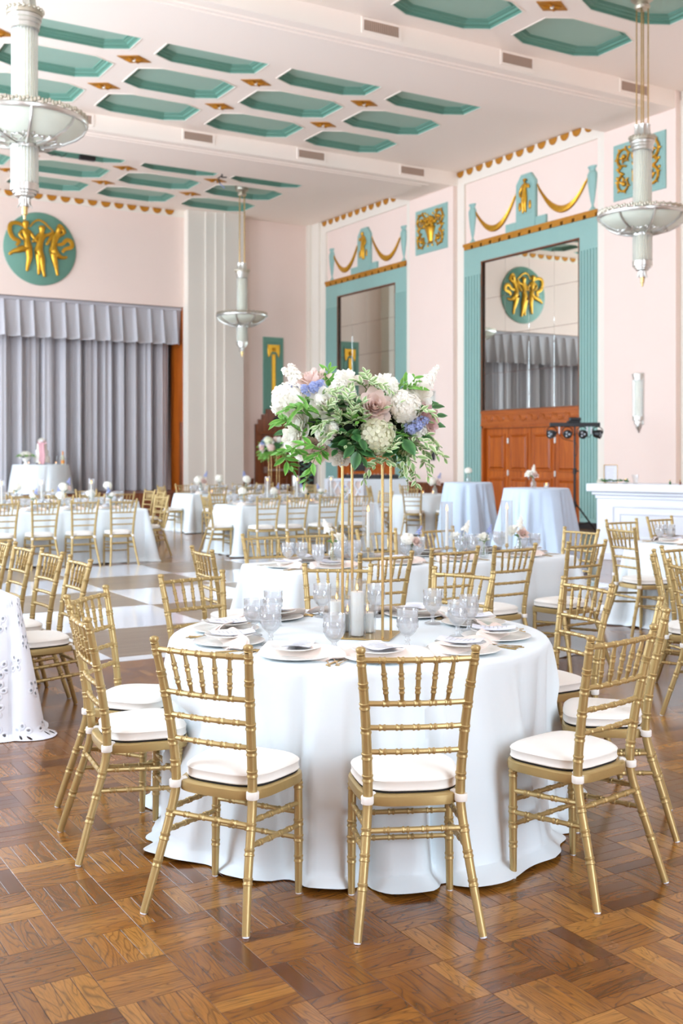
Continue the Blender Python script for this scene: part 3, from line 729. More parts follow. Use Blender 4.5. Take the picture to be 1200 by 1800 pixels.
def scroll_plaque(y0, y1, lab, basket):
    yc = (y0+y1)/2; wd = y1-y0
    t = empty('gilded_plaque', (XP, yc, 7.13), 0, lab, 'relief', None); Mx = wall_M(0, 0, 0, '-X')
    b = MB(); b.prism([(-wd/2, -.555), (wd/2, -.555), (wd/2, .555), (-wd/2, .555)], .03, Mx, .012); b.prism([(-wd/2+.06, -.495), (wd/2-.06, -.495), (wd/2-.06, .495), (-wd/2+.06, .495)], .036, Mx, .01)
    b.build('plaque', M['teal'], t, smooth=0)
    def spiral(cx, cyy, r0, turns, a0, s):
        return [Mx @ Vector((cx+r0*(1-.82*k/24)*math.cos(a0+s*turns*2*PI*k/24), cyy+r0*(1-.82*k/24)*math.sin(a0+s*turns*2*PI*k/24), .06)) for k in range(25)]
    for s in (-1, 1):
        b = MB()
        for cyy, r, a0 in ((.27, .2, -1.2), (-.27, .19, 1.3)):
            sp = spiral(s*.36, cyy, r, 1.3, a0 if s > 0 else PI-a0, (1 if cyy > 0 else -1)*s); b.tube(sp, [.032-.02*k/24 for k in range(25)], 6)
            b.sphere(Mx @ Vector((s*.36, cyy, .06)), .05, 8, 5)
            for k in range(0, 22, 3):
                p = sp[k]; c = Mx @ Vector((s*.36, cyy, .06)); d = (p-c).normalized(); b.tube([p, p+d*.045+Vector((-.01, 0, .01)), p+d*.075], [.022, .02, .003], 5)
        cn = [Mx @ Vector(p) for p in ((s*.36, -.08, .06), (s*.50, .0, .06), (s*.44, .1, .06), (s*.30, .07, .06))]
        b.tube(smooth_path(cn, 5), .022, 6)
        for x, y in ((.54, .05), (.12, .38), (.1, -.4), (.22, .43), (.55, -.12)): b.sphere(Mx @ Vector((s*x, y, .05)), .032, 6, 4)
        b.build('gilded_scroll', M['gold'], t)
    if basket:
        b = MB(); b.lathe([(.10, -.36), (.13, -.34), (.09, -.3), (.15, -.1), (.20, .02), (.22, .04), (.2, .06)], 14, (-.03, 0, 0), Matrix.Diagonal((.6, 1, 1)), cap=False, a0=PI/2, a1=3*PI/2); b.build('gilded_basket', M['gold'], t)
        b = MB(); rr = random.Random(3)
        for k in range(26):
            a = rr.uniform(0, PI); q = rr.uniform(.05, .24); b.sphere((-.05-rr.uniform(0, .06), q*math.cos(a)*1.1, .07+q*math.sin(a)), rr.uniform(.035, .055), 7, 5)
        b.build('gilded_fruit', M['gold'], t)
    else:
        b = MB()
        for s in (-1, 1):
            b.tube(smooth_path([Mx @ Vector(p) for p in ((0, -.46, .06), (s*.1, -.2, .07), (s*.03, .05, .07), (s*.13, .25, .06), (0, .45, .06))], 6), .03, 6)
            for k in range(5): b.tube([Mx @ Vector((0, -.3+.16*k, .06)), Mx @ Vector((s*.09, -.25+.16*k, .09)), Mx @ Vector((s*.15, -.18+.16*k, .06))], [.012, .028, .004], 5)
        b.build('gilded_stem', M['gold'], t)
scroll_plaque(21.63, 22.98, 'square teal plaque with gilded fruit basket on the pier between the two doorways', True)
scroll_plaque(14.69, 16.05, 'square teal plaque with gilded scrolls on the pier above the white bar', False)
def bow_panel():
    t = empty('ribbon_plaque', (14.735, YB-.002, 3.85), 0, 'narrow tall teal panel with gilded bow and hanging ribbon on the back wall', 'relief'); Mx = wall_M(0, 0, 0, '-Y')
    b = MB(); b.prism([(-.33, -1.12), (.33, -1.12), (.33, 1.12), (-.33, 1.12)], .04, Mx, .015); rect_ring(b, -.22, .22, -1.0, .98, .02, wall_M(0, -.03, 0, '-Y'), .025, .008); b.build('panel', M['teal_d'], t, smooth=0)
    b = MB(); M2 = wall_M(0, -.035, 0, '-Y'); b.prism([(-.06, -.88), (.06, -.88), (.06, .62), (-.06, .62)], .03, M2, .012); b.build('gilded_ribbon', M['gold'], t, smooth=0)
    b = MB()
    b.prism([(-.2, .90), (.2, .90), (.2, .66), (.17, .52), (.13, .60), (.08, .70), (-.08, .70), (-.13, .60), (-.17, .52), (-.2, .66)], .035, M2, .014); b.sphere((0, -.08, .76), .06, 8, 6)
    b.build('gilded_bow', M['gold'], t, smooth=0)
bow_panel()
def sconce(x, y, ztop, lab):
    t = empty('wall_sconce', (x, y, ztop), 0, lab, 'lamp', 'glass rod sconces on the piers')
    b = MB(); b.b2(-.03, .0, -.1, .1, -.98, -.02, .01); b.b2(-.015, 0, -.12, .12, -1.0, 0, .004); b.build('back_plate', M['silver'], t, smooth=0)
    HC = dict(a0=PI/2, a1=3*PI/2)
    b = MB(); b.lathe([(.115, -.14), (.115, -.13), (.10, -.125), (.10, -.09), (.115, -.085), (.115, -.05), (.125, -.045), (.125, -.02), (.1, 0), (.001, 0)], 14, (-.02, 0, 0), cap=False, **HC); b.build('crown', M['silver'], t)
    b = MB(); b.lathe([(.001, -1.16), (.014, -1.15), (.02, -1.1), (.03, -1.09), (.05, -1.06), (.05, -1.0), (.085, -.99), (.085, -.93), (.115, -.92), (.115, -.84)], 14, (-.02, 0, 0), cap=False, **HC); b.build('cup', M['silver'], t)
    b = MB(); b.lathe([(.085, -.86), (.085, -.13)], 14, (-.02, 0, 0), cap=False, **HC); b.build('diffuser', M['frost_p'], t)
    b = MB(); b.tube([(0, 0, -.85), (0, 0, -.13)], .011, 6); f0 = None
    for k in range(9):
        a = PI/2+PI*(k+.5)/9; lc = (-.02+.1*math.cos(a), .1*math.sin(a), 0)
        if f0 is None: f0 = b.build('glass_rod', M['rod_glass'], t, loc=lc)
        else: inst('glass_rod', f0, t, lc)
sconce(XP, 15.38, 3.12, 'silver sconce of vertical glass rods on the pier above the white bar')
sconce(XP, 22.27, 3.12, 'silver sconce of glass rods on the pier between the doorways, beside the bouquet')
def wall_phone():
    b = MB(); b.b2(-.05, 0, -.06, .06, -.13, .13, .012); b.b2(-.06, -.04, -.045, .045, -.02, .1, .006)
    tag(b.build('wall_switch_box', M['black'], None, smooth=0, loc=(XP, 22.22, 1.52)), 'small black box on the pier under the sconce beside the bouquet', 'switch')
wall_phone()

# ---- stepped wooden doorway on the back wall
def deco_door():
    xc = 14.83; structure_ = bpy.data.objects.new('door_4', None); link(structure_); structure(structure_)
    Mx = wall_M(xc, YB-.02, 0, '-Y'); b = MB()
    st = [(.70, 2.42), (.60, 2.42), (.60, 2.56), (.49, 2.56), (.49, 2.70), (.36, 2.70), (.36, 2.86)]
    poly = [(-.48, 0), (-.48, 2.12), (.48, 2.12), (.48, 0), (.70, 0)]+st+[(-x, y) for x, y in reversed(st)]+[(-.70, 0)]
    left = [(-.70, 0), (-.48, 0), (-.48, 2.12), (-.70, 2.12)]
    b.prism(left, .10, Mx, .01); b.prism([(-x, y) for x, y in reversed(left)], .10, Mx, .01)
    b.prism([(-.70, 2.12), (.70, 2.12)]+st+[(-x, y) for x, y in reversed(st)], .10, Mx, .012)
    b.prism([(-.66, 2.12), (.66, 2.12), (.66, 2.2), (-.66, 2.2)], .13, Mx, .01)
    b.build('stepped_surround', M['dark_wood'], structure_, smooth=0)
    b = MB(); b.prism([(.155*math.cos(2*PI*k/24), 2.5+.155*math.sin(2*PI*k/24)) for k in range(24)], .12, Mx, .01); b.build('round_grille', M['black'], structure_)
    b = MB(); b.prism([(-.47, .01), (.47, .01), (.47, 2.11), (-.47, 2.11)], .03, Mx)
    leaf = b.build('door_leaf', M['dark_wood'], structure_, smooth=0)
    for z0, z1 in ((.2, .9), (1.22, 1.95)):
        pn = MB(); rect_ring(pn, -.36, .36, z0, z1, .04, Mx, .05, .01); pn.prism([(-.3, z0+.06), (.3, z0+.06), (.3, z1-.06), (-.3, z1-.06)], .05, Mx, .02); pn.build('door_panel', M['dark_wood'], leaf, smooth=0)
    b = MB(); b.b2(xc-.4, xc+.42, YB-.11, YB-.07, 1.06, 1.11); b.b2(xc-.42, xc-.34, YB-.11, YB-.05, 1.0, 1.17); b.b2(xc+.36, xc+.42, YB-.11, YB-.05, 1.0, 1.17); b.build('push_bar', M['metal_d'], leaf, smooth=0)
deco_door()
def fold_screen():
    t = empty('lattice_screen', (15.62, 28.2, 0), 0, 'dark teal lattice screen standing against the back wall beside the stepped door', 'screen'); Mx = wall_M(0, 0, 0, '-Y')
    b = MB(); rect_ring(b, -.28, .20, .02, 1.45, .04, Mx, .04); b.build('frame', M['black'], t, smooth=0)
    b = MB(); b.prism([(-.25, .06), (.17, .06), (.17, 1.41), (-.25, 1.41)], .008, Mx); b.build('backing', M['joint'], t, smooth=0)
    b = MB()
    for k in range(8):
        for s in (-1, 1):
            z = .12+k*.16; b.tube([Mx @ Vector((-.24 if s > 0 else .16, z, .02)), Mx @ Vector((.16 if s > 0 else -.24, min(1.4, z+.2), .02))], .012, 5)
    b.build('lattice', M['teal_d'], t, smooth=0)
fold_screen()

# ---- stage curtain and valance
def curtain_sheet(x0, x1, y, z0, z1, amp, wl, seed, nx, nz, pinch=0):
    rr = random.Random(seed); ph = [rr.uniform(0, 6.28) for _ in range(5)]; P = []
    for j in range(nz+1):
        tz = j/nz; z = z1+(z0-z1)*tz; row = []
        for i in range(nx+1):
            x = x0+(x1-x0)*i/nx; u = 2*PI*x/wl
            f = math.sin(u+.6*math.sin(u*.31+ph[0])+ph[1])+.45*math.sin(1.73*u+ph[2]+.4*tz)+.25*math.sin(3.1*u+ph[3])
            g = abs(math.sin(u*.5+.5*math.sin(u*.2+ph[4])))**.7*2-1
            row.append((x+.02*math.cos(u), y+amp*(.6*f+.5*g)*(.7+.3*tz)-(0 if not pinch else pinch*math.sin(tz*PI*.5)), z))
        P.append(row)
    return P
b = MB(); b.grid(curtain_sheet(3.3, 11.80, 29.42, .53, 5.6, .17, .40, 2, 620, 6))
tag(b.build('stage_curtain', M['curtain'], None, smooth=180), 'tall pleated grey velvet curtain closing the stage', 'curtain')
b = MB(); P = []; nx = 480
for j in range(8):
    tz = j/7; z = 5.64-1.02*tz; row = []
    for i in range(nx+1):
        x = 3.5+(11.93-3.5)*i/nx; s = (x/.40+.06*math.sin(x*5)) % 1.0
        pl = (abs(s-.5)*2)                                              # 0 in the pleat, 1 between
        sharp = max(0, 1-abs(s-.5)/(.16+.16*tz))
        row.append((x+.05*tz*math.sin(2*PI*s)*(sharp*.5+.2), 28.95-.02-(.17*tz+.05)*sharp**1.3-.03*math.sin(2*PI*s)*tz+.02*math.sin(x*7)*tz, z+.02*sharp*tz))
    P.append(row)
b.grid(P); val = b.build('stage_valance', M['curtain'], None, smooth=180); tag(val, 'short pleated grey valance hanging across the top of the stage opening', 'curtain')
b = MB(); b.b2(3.5, 11.93, 28.86, 28.92, 5.58, 5.655); b.build('header_tape', M['curtain'], val, smooth=0)

# ---- chandeliers
def make_chandelier(ztop, zm):
    """origin on the ceiling; zm: list of heights"""
    t = empty('chandelier', (0, 0, 0))
    z = lambda q: q-ZC
    b = MB(); b.lathe([(.02, z(8.20)), (.10, z(8.22)), (.12, z(8.26)), (.09, z(8.30)), (.17, z(8.36)), (.19, z(8.46)), (.17, z(8.545)), (.001, z(8.55))], 16, cap=False); b.build('ceiling_canopy', M['silver_o'], t)
    b = MB(); b.tube([(0, 0, z(6.30)), (0, 0, z(8.24))], .011, 8); f0 = None
    for k in range(4):
        a = k*PI/2+.35; lc = (.085*math.cos(a), .085*math.sin(a), 0)
        if f0 is None: f0 = b.build('hanging_rod', M['brass'], t, loc=lc)
        else: inst('hanging_rod', f0, t, lc)
    b = MB(); b.lathe([(.12, z(6.3)), (.115, z(6.36)), (.105, z(6.44)), (.115, z(6.48)), (.09, z(6.48)), (.09, z(6.3))], 20, mod=lambda r, zz, a: r*(1+.07*math.cos(a*10)), cap=False); b.build('fluted_cup', M['silver'], t)
    b = MB(); b.lathe([(.17, z(6.232)), (.188, z(6.24)), (.188, z(6.29)), (.17, z(6.305)), (.05, z(6.31))], 24, cap=False)
    for k in range(22):
        a = 2*PI*k/22; b.sphere((.188*math.cos(a), .188*math.sin(a), z(6.295)), .022, 6, 4)
    b.build('beaded_crown', M['silver_o'], t)
    b = MB(); b.lathe([(.14, z(6.09)), (.155, z(6.10)), (.155, z(6.14)), (.165, z(6.15)), (.165, z(6.185)), (.178, z(6.195)), (.18, z(6.232)), (.05, z(6.235))], 28, cap=False); b.build('upper_collar', M['silver'], t)
    def tube_rods(z0, z1, r, n):
        b = MB(); b.lathe([(r*.82, z(z0)), (r*.82, z(z1))], 20, cap=False); b.build('diffuser', M['frost_p'], t)
        b = MB(); b.tube([(0, 0, z(z0)), (0, 0, z(z1))], PI*r/n*.74, 7); f = None
        for k in range(n):
            a = 2*PI*k/n; lc = (r*math.cos(a), r*math.sin(a), 0)
            if f is None: f = b.build('glass_rod', M['rod_glass'], t, loc=lc)
            else: inst('glass_rod', f, t, lc)
    tube_rods(5.16, 6.10, .128, 26)
    tube_rods(4.42, 4.84, .134, 26)
    # frosted bowl in eight panels with silver ribs
    prof = [(.155, z(4.86)), (.26, z(4.875)), (.40, z(4.915)), (.52, z(4.97)), (.60, z(5.03)), (.645, z(5.10))]
    b = MB(); b.lathe(prof, 8, a0=0, a1=PI/4, cap=False)
    f = None
    for k in range(8):
        if f is None: f = b.build('bowl_panel', M['frost'], t, smooth=60); o = f
        else: o = inst('bowl_panel', f, t)
        o.rotation_euler = (0, 0, k*PI/4)
    b = MB(); b.tube([(r+.006, 0, zz-.004) for r, zz in prof], [.026, .024, .022, .020, .018, .018], 6, flat=(1, .8)); f = None
    b.tube(smooth_path([(.20, -.06, z(4.865)), (.30, -.03, z(4.885)), (.36, 0, z(4.90)), (.30, .03, z(4.885)), (.20, .06, z(4.865))], 4), .014, 5)
    for s in (-1, 1): b.sphere((.37, s*.05, z(4.90)), .02, 6, 4); b.tube(smooth_path([(.27, s*.05, z(4.875)), (.33, s*.10, z(4.89)), (.29, s*.13, z(4.882))], 4), .010, 5)
    for k in range(8):
        if f is None: f = b.build('bowl_rib', M['silver'], t); o = f
        else: o = inst('bowl_rib', f, t)
        o.rotation_euler = (0, 0, k*PI/4)
    b = MB(); b.lathe([(.635, z(5.085)), (.655, z(5.08)), (.668, z(5.10)), (.668, z(5.125)), (.65, z(5.14)), (.625, z(5.14)), (.62, z(5.09))], 48, cap=False)
    b.build('bowl_rim', M['silver'], t)
    b = MB()
    for k in range(108):
        a = 2*PI*k/108; rr = .64; c = Vector((rr*math.cos(a), rr*math.sin(a), z(5.14)))
        b.sphere(c+Vector((0, 0, (.012, .03, .042)[k % 3])), .021, 5, 4, (1, 1, 1.2))
        if k % 3 == 0: b.tube([c, c+Vector((0, 0, .05))], .012, 5)
    b.build('pierced_gallery', M['silver_o'], t)
    b = MB(); b.lathe([(.02, z(5.12)), (.60, z(5.11)), (.62, z(5.125)), (.1, z(5.15))], 32, cap=False); b.build('bowl_cover', M['frost_p'], t)
    b = MB(); b.lathe([(.12, z(4.82)), (.15, z(4.82)), (.152, z(4.85)), (.152, z(4.875)), (.14, z(4.89))], 28, cap=False); b.build('middle_collar', M['silver'], t)
    b = MB(); b.lathe([(.05, z(4.295)), (.085, z(4.30)), (.10, z(4.31)), (.10, z(4.33)), (.125, z(4.335)), (.125, z(4.36)), (.148, z(4.365)), (.148, z(4.44)), (.12, z(4.45))], 28, cap=False); b.build('lower_collar', M['silver'], t)
    b = MB(); b.lathe([(.045, z(4.20)), (.05, z(4.23)), (.055, z(4.30))], 14, cap=False)
    for k in range(7):
        a = 2*PI*k/7; ca, sa = math.cos(a), math.sin(a); b.tube([(.05*ca, .05*sa, z(4.29)), (.055*ca, .055*sa, z(4.23)), (.08*ca, .08*sa, z(4.19))], [.014, .012, .004], 5)
    b.build('petal_cup', M['silver'], t)
    b = MB(); b.lathe([(.001, z(4.06)), (.014, z(4.065)), (.017, z(4.11)), (.03, z(4.115)), (.034, z(4.21)), (.02, z(4.22))], 12, cap=False); b.build('tip', M['brass'], t)
    return t
ch0 = make_chandelier(0, 0)
CHL = [((3.10, 11.85), 'large chandelier with fluted glass column hanging at the upper left corner', None),
       ((12.30, 11.85), 'chandelier with frosted bowl hanging from long rods above the white bar', None),
       ((12.30, 25.70), 'small far chandelier hanging before the grey fluted pilaster by the stage', None),
       ((3.10, 25.70), 'chandelier hanging at the far left in front of the stage, seen only as a reflection', None)]
for k, ((x, y), lab, g) in enumerate(CHL):
    o = ch0 if k == 0 else copy_tree(ch0); o.location = (x, y, ZC); o.rotation_euler = (0, 0, (-.15, .25, .1, .3)[k]); tag(o, lab, 'chandelier', 'art deco chandeliers')
# spotlight bar fixed under the far ceiling section
def ceiling_rig():
    t = empty('lighting_rail', (6.9, 23.95, ZC), 0, 'thin grey lighting rail with black boxes under the far ceiling', 'lamp')
    b = MB(); b.tube([(-1.0, 0, -.13), (1.0, 0, -.13)], .03, 8); b.tube([(-.7, 0, .1), (-.7, 0, -.13)], .015, 6); b.tube([(.7, 0, .1), (.7, 0, -.13)], .015, 6); b.build('rail', M['teal_d'], t)
    for s in (-.55, .75): b = MB(); b.box((s, 0, -.2), (.36, .12, .10), bev=.01); b.build('spotlight', M['black'], t, smooth=0)
    b = MB(); b.tube(smooth_path([(-.2, 0, -.15), (-.05, .03, -.24), (.1, 0, -.2), (.18, 0, -.25), (.3, 0, -.15)], 6), .008, 5); b.build('cable', M['black'], t)
ceiling_rig()
def ceiling_mic():
    t = empty('ceiling_bracket', (11.05, 24.2, ZC), 0, 'small black bracket with a blue-tipped cable hanging under the far ceiling', 'bracket')
    b = MB(); b.tube([(0, 0, .0), (0, 0, -.14)], .02, 6); b.tube([(0, 0, -.1), (-.15, -.1, -.2), (-.1, -.1, -.32)], .018, 6); b.tube([(0, 0, -.14), (.12, 0, -.12)], .015, 6); b.build('arm', M['black'], t)
    b = MB(); b.tube([(-.1, -.1, -.32), (.02, -.1, -.42)], .014, 6); b.build('cable_end', M['petal_l'], t)
ceiling_mic()
# ================================================================ CHAIRS
def turned(b, path, radii, rings=(), n=9, bump=1.15, up=(0, 0, 1)):
    """turned bamboo-style bar: path points, matching radii, double rings at fractions of the length"""
    P = [Vector(p) for p in path]; S = [0]
    for i in range(1, len(P)): S.append(S[-1]+(P[i]-P[i-1]).length)
    L = S[-1]
    def at(s):
        s = max(0, min(L, s))
        for i in range(1, len(P)):
            if s <= S[i]+1e-9:
                t = (s-S[i-1])/max(1e-9, S[i]-S[i-1]); return P[i-1].lerp(P[i], t), radii[i-1]+(radii[i]-radii[i-1])*t
        return P[-1], radii[-1]
    ss = [(s, 1) for s in S]
    for f in rings:
        c = f*L
        for d, k in ((-.0125, 1), (-.0105, bump), (-.0055, bump), (-.003, 1.03), (.003, 1.03), (.0055, bump), (.0105, bump), (.0125, 1)): ss.append((c+d, k))
    ss = sorted(q for q in ss if 0 <= q[0] <= L)
    pts, rad = [], []
    for s, k in ss:
        p, r = at(s)
        if pts and (p-pts[-1]).length < 5e-4: continue
        pts.append(p); rad.append(r*k)
    b.tube(pts, rad, n, up=up)
def pad_outline(back, front, y0, y1, n=36, pw=4.0):
    out = []
    for k in range(n):
        a = 2*PI*k/n; c, s = math.cos(a), math.sin(a)
        x = math.copysign(abs(c)**(2/pw), c); y = math.copysign(abs(s)**(2/pw), s); t = (y+1)/2
        out.append((x*(back+(front-back)*t), y0+(y1-y0)*t))
    return out
def pad(b, outline, rings, z_mid=None):
    n = len(outline); cyy = sum(p[1] for p in outline)/n; vs = []
    for k, z in rings: vs += [(x*k, cyy+(y-cyy)*k, z) for x, y in outline]
    fs = [(r*n+i, r*n+(i+1) % n, (r+1)*n+(i+1) % n, (r+1)*n+i) for r in range(len(rings)-1) for i in range(n)]
    fs.append(tuple(reversed(range(n)))); fs.append(tuple((len(rings)-1)*n+i for i in range(n))); b.add(vs, fs)
def make_chair():
    t = empty('chiavari_chair', (0, 0, 0)); g = M['chair']
    def post(s):
        b = MB(); path = smooth_path([(s*.203, -.315, .004), (s*.178, -.262, .18), (s*.160, -.212, .34), (s*.154, -.197, .44), (s*.160, -.214, .60), (s*.172, -.243, .76), (s*.186, -.272, .895), (s*.187, -.276, .908)], 4)
        L = len(path); turned(b, path, [.0135+.0035*math.sin(PI*min(1, max(0, i/(L-1))))-.001*(i/(L-1)) for i in range(L)], [.175, .27, .355, .54, .62, .715, .805, .88, .965], 10)
        b.lathe([(.010, 0), (.0145, .003), (.012, .006), (.0155, .011), (.017, .017), (.0155, .023), (.009, .027), (.001, .028)], 10, (s*.1875, -.277, .905), cap=False)
        o = b.build('back_post', g, t); c = MB(); c.tube([(s*.2035, -.316, 0), (s*.203, -.315, .006)], .0115, 8); c.build('foot_glide', M['white_paint'], o)
    for s in (-1, 1): post(s)
    for s in (-1, 1):
        b = MB(); turned(b, [(s*.176, .075, .004), (s*.174, .078, .2), (s*.172, .08, .40)], [.0125, .0155, .0145], [.30, .48, .62, .95], 10); o = b.build('front_leg', g, t)
        c = MB(); c.tube([(s*.176, .075, 0), (s*.176, .075, .006)], .011, 8); c.build('foot_glide', M['white_paint'], o)
    def bar(name, x0, y0, z0, x1, y1, z1, r, rings, bow=0):
        b = MB(); pts = []
        for k in range(7): f = k/6; pts.append((x0+(x1-x0)*f, y0+(y1-y0)*f-bow*(1-(2*f-1)**2), z0+(z1-z0)*f))
        turned(b, pts, [r]*7, rings, 8, 1.25); b.build(name, g, t)
    bar('top_rail', -.184, -.268, .888, .184, -.268, .888, .0095, [.18, .34, .5, .66, .82], .018)
    bar('back_rail', -.170, -.240, .742, .170, -.240, .742, .0092, [.2, .35, .5, .65, .8], .014)
    bar('back_rail', -.163, -.223, .660, .163, -.223, .660, .0090, [.16, .33, .5, .67, .84], .012)
    bar('back_rail', -.158, -.209, .577, .158, -.209, .577, .0090, [.16, .33, .5, .67, .84], .010)
    for k in (-2, -1, 0, 1, 2):
        b = MB(); f = k/2; xt, xb = k*.0585, k*.0495; yt, yb = -.268-.018*(1-(xt/.184)**2), -.24-.014*(1-(xb/.17)**2)
        turned(b, [(xt, yt, .886), (xt*.7+xb*.3, yt*.7+yb*.3, .845), (xt*.3+xb*.7, yt*.3+yb*.7, .785), (xb, yb, .744)], [.0058, .0082, .0082, .0058], [.36, .70], 7, 1.25, up=(0, 1, 0)); b.build('spindle', g, t)
    o1 = pad_outline(.168, .200, -.212, .138); b = MB(); pad(b, o1, [(.92, .392), (1.0, .396), (1.01, .410), (1.0, .426), (.97, .430)]); b.build('seat_frame', g, t)
    for s in (-1, 1):
        bar('side_stretcher', s*.172, .075, .318, s*.162, -.225, .338, .0090, [.2, .4, .6, .8]); bar('side_stretcher', s*.174, .076, .240, s*.170, -.243, .262, .0090, [.2, .4, .6, .8])
    bar('front_stretcher', -.172, .078, .285, .172, .078, .285, .0088, [.2, .4, .6, .8]); bar('front_stretcher', -.174, .077, .195, .174, .077, .195, .0088, [.2, .4, .6, .8])
    bar('rear_stretcher', -.161, -.218, .322, .161, -.218, .322, .0092, [.2, .4, .6, .8])
    o2 = pad_outline(.158, .192, -.186, .134, 40, 3.6); b = MB()
    pad(b, o2, [(.97, .436), (1.0, .438), (1.012, .441), (1.0, .444), (.995, .452), (1.0, .466), (1.012, .469), (.995, .473), (.93, .481), (.75, .487), (.45, .490), (.1, .491)])
    cu = b.build('cushion', M['cushion'], t, smooth=70)
    b = MB(); pad(b, o2, [(.97, .429), (.985, .431), (.985, .437)]); b.build('cushion_base', M['welt'], cu, smooth=30)
    for s in (-1, 1):
        b = MB(); b.lathe([(.0205, .405), (.0215, .407), (.0215, .428), (.0205, .430)], 12, (s*.156, -.199, 0)); b.box((s*.140, -.178, .4275), (.022, .03, .018), rz=s*.7, bev=.004); b.build('strap', M['cushion'], cu)
    return t
chair0 = make_chair(); chair_used = [False]
def place_chair(x, y, ang, label, group):
    """x, y: under the middle of the top rail; ang: heading of the sitter in degrees"""
    o = chair0 if not chair_used[0] else copy_tree(chair0); chair_used[0] = True
    a = R(ang); o.location = (x+.28*math.cos(a), y+.28*math.sin(a), 0); o.rotation_euler = (0, 0, a-PI/2)
    tag(o, label, 'chair', group); return o
GC = 'gold chair'
T1C = (2.54, 4.12); G1 = 'gold chairs around the near round table'
T1 = [(1.4575, 3.370, 32, 'gold chair with its back to us, left of the two before the near round table', 'front-left place'),
      (2.019, 2.908, 65.5, 'gold chair seen straight from behind at the middle of the near round table', 'front-middle place'),
      (2.829, 2.812, 100, 'gold chair seen from the side at the right front of the near round table', 'front-right place'),
      (3.5075, 3.256, 136.5, 'gold chair seen edge-on at the right of the near round table', 'right-edge place'),
      (3.807, 4.028, 174.5, 'gold chair facing left at the far right of the near round table', 'far-right place'),
      (3.606, 4.768, 200, 'gold chair facing us at the right back of the near round table', 'back-right place'),
      (3.160, 5.353, 236, 'gold chair facing us behind the candles of the near round table', 'back-middle place'),
      (2.2745, 5.36, 278.5, 'gold chair facing us at the left back of the near round table', 'back-left place'),
      (1.5615, 4.90, 315, 'gold chair between the dance floor and the near round table, left side', 'dance-floor-side place'),
      (1.322, 4.255, 353, 'gold chair seen edge-on at the near left of the near round table', 'left-edge place')]
for x, y, a, lab, nm in T1: place_chair(x, y, a, lab, G1)
G2 = 'gold chairs along the second table'
for k, (x, y, a) in enumerate(((3.803, 5.833, 86), (4.394, 5.900, 89), (4.884, 5.87, 93), (5.542, 5.865, 93))):
    place_chair(x, y, a, f'{GC}, {NTH[k]} from left on the near side of the second table', G2)
for k, (x, y, a) in enumerate(((3.885, 7.70, 264), (4.287, 7.70, 255), (4.891, 7.66, 270), (5.491, 7.64, 279))):
    place_chair(x, y, a, f'{GC} facing us, {NTH[k]} from left on the far side, second table', G2)
place_chair(2.919, 6.72, -3, f'{GC} at the left end of the second table beside the dance floor', G2)
place_chair(6.446, 6.895, 184, f'{GC} at the right end of the second table, before the blue cocktail table', G2)
G3 = 'gold chairs along the eyelet-lace table'
for k, (x, y, a) in enumerate(((2.034, 6.492, 181), (2.029, 7.069, 184), (1.999, 7.64, 184), (1.99, 8.22, 182))):
    place_chair(x, y, a, f'{GC} facing left at the eyelet-lace table, {NTH[k]} from its near end', G3)
G4 = 'gold chairs around the bar-side table'
place_chair(6.8855, 6.89, -8, f'{GC} with its back to us at the left end of the bar-side table', G4)
place_chair(7.68, 7.67, 267, f'{GC} facing us, left one on the far side of the bar-side table', G4)
place_chair(8.33, 7.80, 275, f'{GC} facing us, right one on the far side of the bar-side table', G4)
G10 = 'gold chairs cut by the right edge'
place_chair(5.27, 4.99, -48, f'{GC} seen edge-on near the right picture edge, leftmost of three there', G10)
place_chair(5.85, 5.29, -88, f'{GC} half cut by the right picture edge, farthest of three there', G10)
place_chair(4.935, 4.42, -17, f'{GC} half cut by the right picture edge, nearest of three there', G10)
G5 = 'gold chairs around the stage table'
for k, (x, y, a) in enumerate(((3.56, 14.6, 90), (4.10, 14.6, 92), (4.63, 14.58, 88), (5.17, 14.56, 88))):
    place_chair(x, y, a, f'{GC} with its back to us, {NTH[k]} from left at the stage table', G5)
for k, (x, y, a) in enumerate(((3.75, 16.45, 268), (4.3, 16.48, 272), (4.85, 16.45, 266), (5.35, 16.5, 262))):
    place_chair(x, y, a, f'{GC} facing us, {NTH[k]} from left at the stage table', G5)
place_chair(6.2, 15.75, 190, f'{GC} at the right end of the stage table', G5)
G8 = 'gold chairs around the rear table before the stage'
for k, (x, y, a) in enumerate(((4.4, 17.15, 88), (4.95, 17.2, 70), (5.5, 17.15, 92), (6.1, 17.2, 90))):
    place_chair(x, y, a, f'{GC} with its back to us, {NTH[k]} from left at the rear stage table', G8)
for k, (x, y, a) in enumerate(((4.6, 19.0, 270), (5.3, 19.05, 285), (6.05, 19.0, 268))):
    place_chair(x, y, a, f'{GC} facing us, {NTH[k]} from left at the rear stage table', G8)
place_chair(6.98, 17.75, 178, f'{GC} near the right end of the rear stage table', G8)
place_chair(7.0, 18.35, 186, f'{GC} farther one at the right end of the rear stage table', G8)
G6 = 'gold chairs around the middle far table'
for k, (x, y, a) in enumerate(((7.36, 14.46, 88), (7.84, 14.43, 92), (8.42, 14.48, 94), (8.98, 14.53, 88))):
    place_chair(x, y, a, f'{GC} with its back to us, {NTH[k]} from left at the middle far table', G6)
for k, (x, y, a) in enumerate(((7.5, 16.5, 268), (8.1, 16.5, 272), (8.7, 16.52, 270), (9.3, 16.5, 262))):
    place_chair(x, y, a, f'{GC} facing us, {NTH[k]} from left at the middle far table', G6)
place_chair(6.72, 15.35, -6, f'{GC} at the left end of the middle far table', G6)
place_chair(10.1, 15.5, 184, f'{GC} at the right end of the middle far table', G6)
G9 = 'gold chairs around the far bouquet table'
